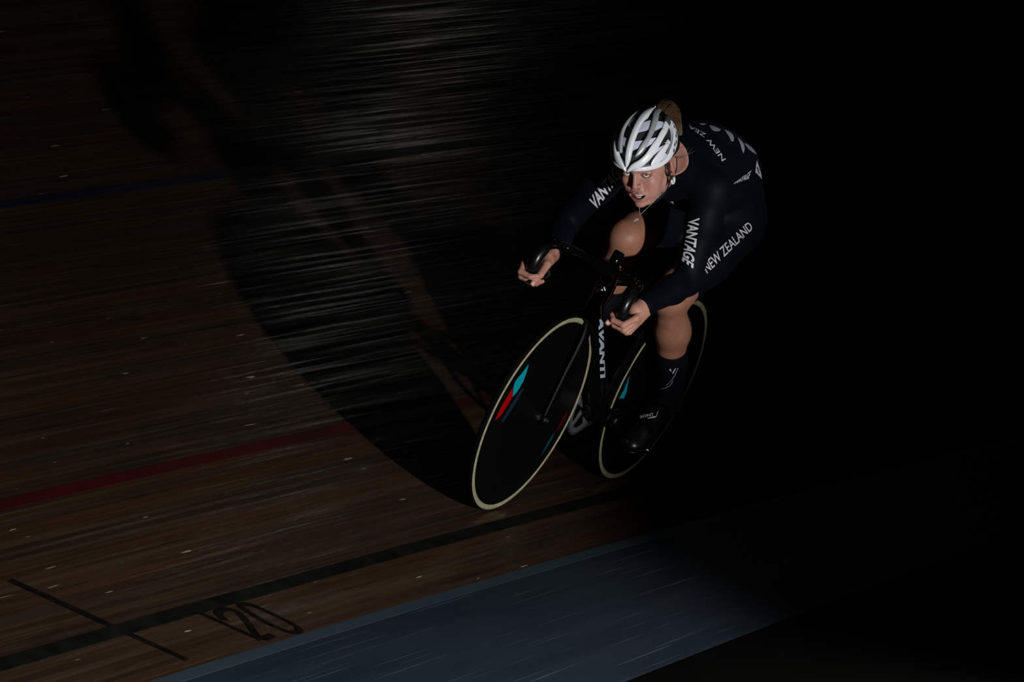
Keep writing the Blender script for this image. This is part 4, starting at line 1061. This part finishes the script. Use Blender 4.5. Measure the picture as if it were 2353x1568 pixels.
SHAPES = [
    ('fern_leaf', 'suit', [[0.559, -0.0082, 1.3035], [0.5544, 0.0017, 1.3092], [0.5503, 0.0123, 1.3108], [0.5545, 0.0048, 1.3025], [0.558, -0.0041, 1.3013]], [0.9278, 0.3339, 0.1666], 'g'),
    ('fern_leaf', 'suit', [[0.5278, 0.0128, 1.3074], [0.5223, 0.0269, 1.3097], [0.5145, 0.0494, 1.3089], [0.5163, 0.0476, 1.302], [0.5212, 0.0369, 1.2963], [0.5245, 0.0272, 1.2968], [0.5268, 0.0184, 1.3018]], [0.9289, 0.3306, 0.1665], 'g'),
    ('fern_leaf', 'suit', [[0.4559, 0.0389, 1.302], [0.4511, 0.0519, 1.3029], [0.4465, 0.0669, 1.2995], [0.445, 0.0754, 1.2911], [0.4459, 0.0786, 1.2802], [0.4482, 0.0732, 1.2777], [0.4507, 0.0606, 1.2884], [0.4533, 0.0495, 1.2957]], [0.9305, 0.3263, 0.1666], 'g'),
    ('fern_leaf', 'suit', [[0.3924, 0.0665, 1.2881], [0.3885, 0.08, 1.2839], [0.3853, 0.0935, 1.2756], [0.3849, 0.1015, 1.2628], [0.3865, 0.1043, 1.2484], [0.3881, 0.095, 1.2577], [0.3897, 0.0826, 1.2727]], [0.9316, 0.3226, 0.1678], 'g'),
    ('fern_leaf', 'suit', [[0.2574, 0.0474, 1.2568], [0.2534, 0.059, 1.2571], [0.2481, 0.0767, 1.2526], [0.2449, 0.0896, 1.2459], [0.2437, 0.0968, 1.2388], [0.2483, 0.0823, 1.2406], [0.2529, 0.0662, 1.2458]], [0.9324, 0.3201, 0.1677], 'g'),
    ('white_panel', 'suit', [[0.2182, 0.0964, 1.2191], [0.2169, 0.1067, 1.2071], [0.2145, 0.1251, 1.1863], [0.2138, 0.1358, 1.1702], [0.2156, 0.1289, 1.1733], [0.2189, 0.1156, 1.1798], [0.2209, 0.1091, 1.1811], [0.2196, 0.101, 1.2025]], [0.933, 0.3159, 0.1722], 'w'),
    ('panel_mark', 'suit', [[0.2218, 0.1053, 1.1991], [0.22, 0.1108, 1.1991], [0.2185, 0.1241, 1.1825], [0.2201, 0.1189, 1.1835]], [0.933, 0.316, 0.1721], 'k'),
    ('chest_mark', 'suit', [[0.4163, -0.0811, 1.0001], [0.4148, -0.0784, 1.0026], [0.4128, -0.0713, 0.9999], [0.4126, -0.0695, 0.9978], [0.4143, -0.0737, 0.9968], [0.4161, -0.0788, 0.9969]], [0.9231, 0.3344, 0.1897], 'g'),
    ('chest_mark', 'suit', [[0.679, 0.0493, 1.0623], [0.6772, 0.0502, 1.0693], [0.6753, 0.0553, 1.0699], [0.6746, 0.06, 1.0647], [0.6761, 0.0575, 1.062], [0.6765, 0.054, 1.0661]], [0.9243, 0.3318, 0.1888], 'g'),
    ('fern_print', 'sock', [[0.3042, 0.1332, 0.4975], [0.3023, 0.136, 0.501], [0.3016, 0.1407, 0.4977], [0.3025, 0.1417, 0.4926], [0.3041, 0.1357, 0.4944]], [0.9217, 0.3126, 0.2297], 'g'),
    ('fern_print', 'sock', [[0.2981, 0.1448, 0.4905], [0.2933, 0.1465, 0.5074], [0.2925, 0.1493, 0.5068], [0.2946, 0.1495, 0.4982], [0.2976, 0.1491, 0.4867]], [0.9221, 0.3116, 0.2295], 'g'),
    ('fern_print', 'sock', [[0.2663, 0.145, 0.5049], [0.2695, 0.1461, 0.4905], [0.2724, 0.1472, 0.4775], [0.2763, 0.1458, 0.4639], [0.2808, 0.1426, 0.4502], [0.2849, 0.138, 0.4401], [0.2847, 0.139, 0.4395], [0.2805, 0.1438, 0.4498], [0.2759, 0.1471, 0.4636], [0.272, 0.1486, 0.4773], [0.269, 0.1477, 0.4905], [0.2657, 0.1467, 0.5049]], [0.9218, 0.3112, 0.2312], 'g'),
    ('fern_print', 'sock', [[0.2334, 0.1354, 0.4512], [0.2357, 0.1357, 0.4417], [0.2391, 0.1332, 0.4316], [0.2434, 0.127, 0.423], [0.2481, 0.1187, 0.4154], [0.253, 0.109, 0.4093], [0.253, 0.1098, 0.408], [0.2481, 0.1197, 0.4141], [0.2433, 0.1281, 0.4219], [0.2388, 0.1346, 0.4308], [0.2353, 0.1373, 0.4413], [0.2329, 0.1371, 0.4511]], [0.921, 0.3115, 0.2339], 'g'),
    ('shoe_mark', 'shoe', [[0.2601, 0.1158, 0.3065], [0.2509, 0.1316, 0.3208], [0.2482, 0.1386, 0.3221], [0.2495, 0.1371, 0.3191], [0.2584, 0.1201, 0.3071]], [0.9188, 0.311, 0.243], 'w'),
    ('shoe_mark', 'shoe', [[0.2356, 0.1311, 0.3368], [0.2374, 0.132, 0.3291], [0.2392, 0.1336, 0.32], [0.2387, 0.135, 0.3201], [0.2368, 0.1335, 0.3291], [0.235, 0.1328, 0.3369]], [0.9194, 0.3103, 0.2417], 'w'),
    ('head_badge', 'frame', [[0.852, 0.0023, 0.7429], [0.8506, -0.0011, 0.7544], [0.8474, 0.0007, 0.7649], [0.8445, 0.0067, 0.7678], [0.8422, 0.0148, 0.7645], [0.8416, 0.0228, 0.7548], [0.8402, 0.0252, 0.757], [0.841, 0.0166, 0.7671], [0.8438, 0.0065, 0.7708], [0.8479, -0.0017, 0.7666], [0.8515, -0.0037, 0.7544], [0.853, 0.0, 0.7423]], [0.9157, 0.3382, 0.217], 'w'),
    ('head_badge', 'frame', [[0.8536, 0.0003, 0.741], [0.851, 0.0011, 0.7506], [0.8482, 0.004, 0.7579], [0.8446, 0.0135, 0.7585], [0.8437, 0.0182, 0.7549], [0.845, 0.016, 0.7526], [0.8462, 0.0116, 0.7544], [0.8486, 0.0075, 0.7506], [0.848, 0.012, 0.7463]], [0.9156, 0.338, 0.2177], 'w'),
]
FRAME_BVH = BVHTree.FromPolygons([tuple(v.co) for v in frame.data.vertices], [tuple(q.vertices) for q in frame.data.polygons])
ON = {'suit': (SUIT_BVH, suit), 'sock': (SOCK_BVH, soL), 'shoe': (SHOE_BVH, shL), 'frame': (FRAME_BVH, frame)}
for t_, on, quad, nrm, sh_, of_, ink in WORDS:
    bv_, par_ = ON[on]
    press('lettering', text_tris(t_, sh_, of_), quad, nrm, bv_, PRINT_MATS[ink], par_)
def patch(name, pts, nrm, bvh, mat, parent):
    P = np.array(pts, float); c_ = P.mean(0); nrm = A_(nrm); e1 = np.cross((0, 0, 1), nrm); e1 /= np.linalg.norm(e1); e2 = np.cross(nrm, e1)
    uv = np.stack([(P - c_) @ e1, (P - c_) @ e2], 1); lo = uv.min(0); sz = uv.max(0) - lo
    quad = [c_ + e1*(lo[0] + i*sz[0]) + e2*(lo[1] + j*sz[1]) for i, j in ((0, 0), (1, 0), (1, 1), (0, 1))]
    press(name, fill_tris((uv - lo) / sz), quad, nrm, bvh, mat, parent)
for nm, on, pts, nrm, ink in SHAPES:
    patch(nm, pts, nrm, ON[on][0], PRINT_MATS[ink], ON[on][1])
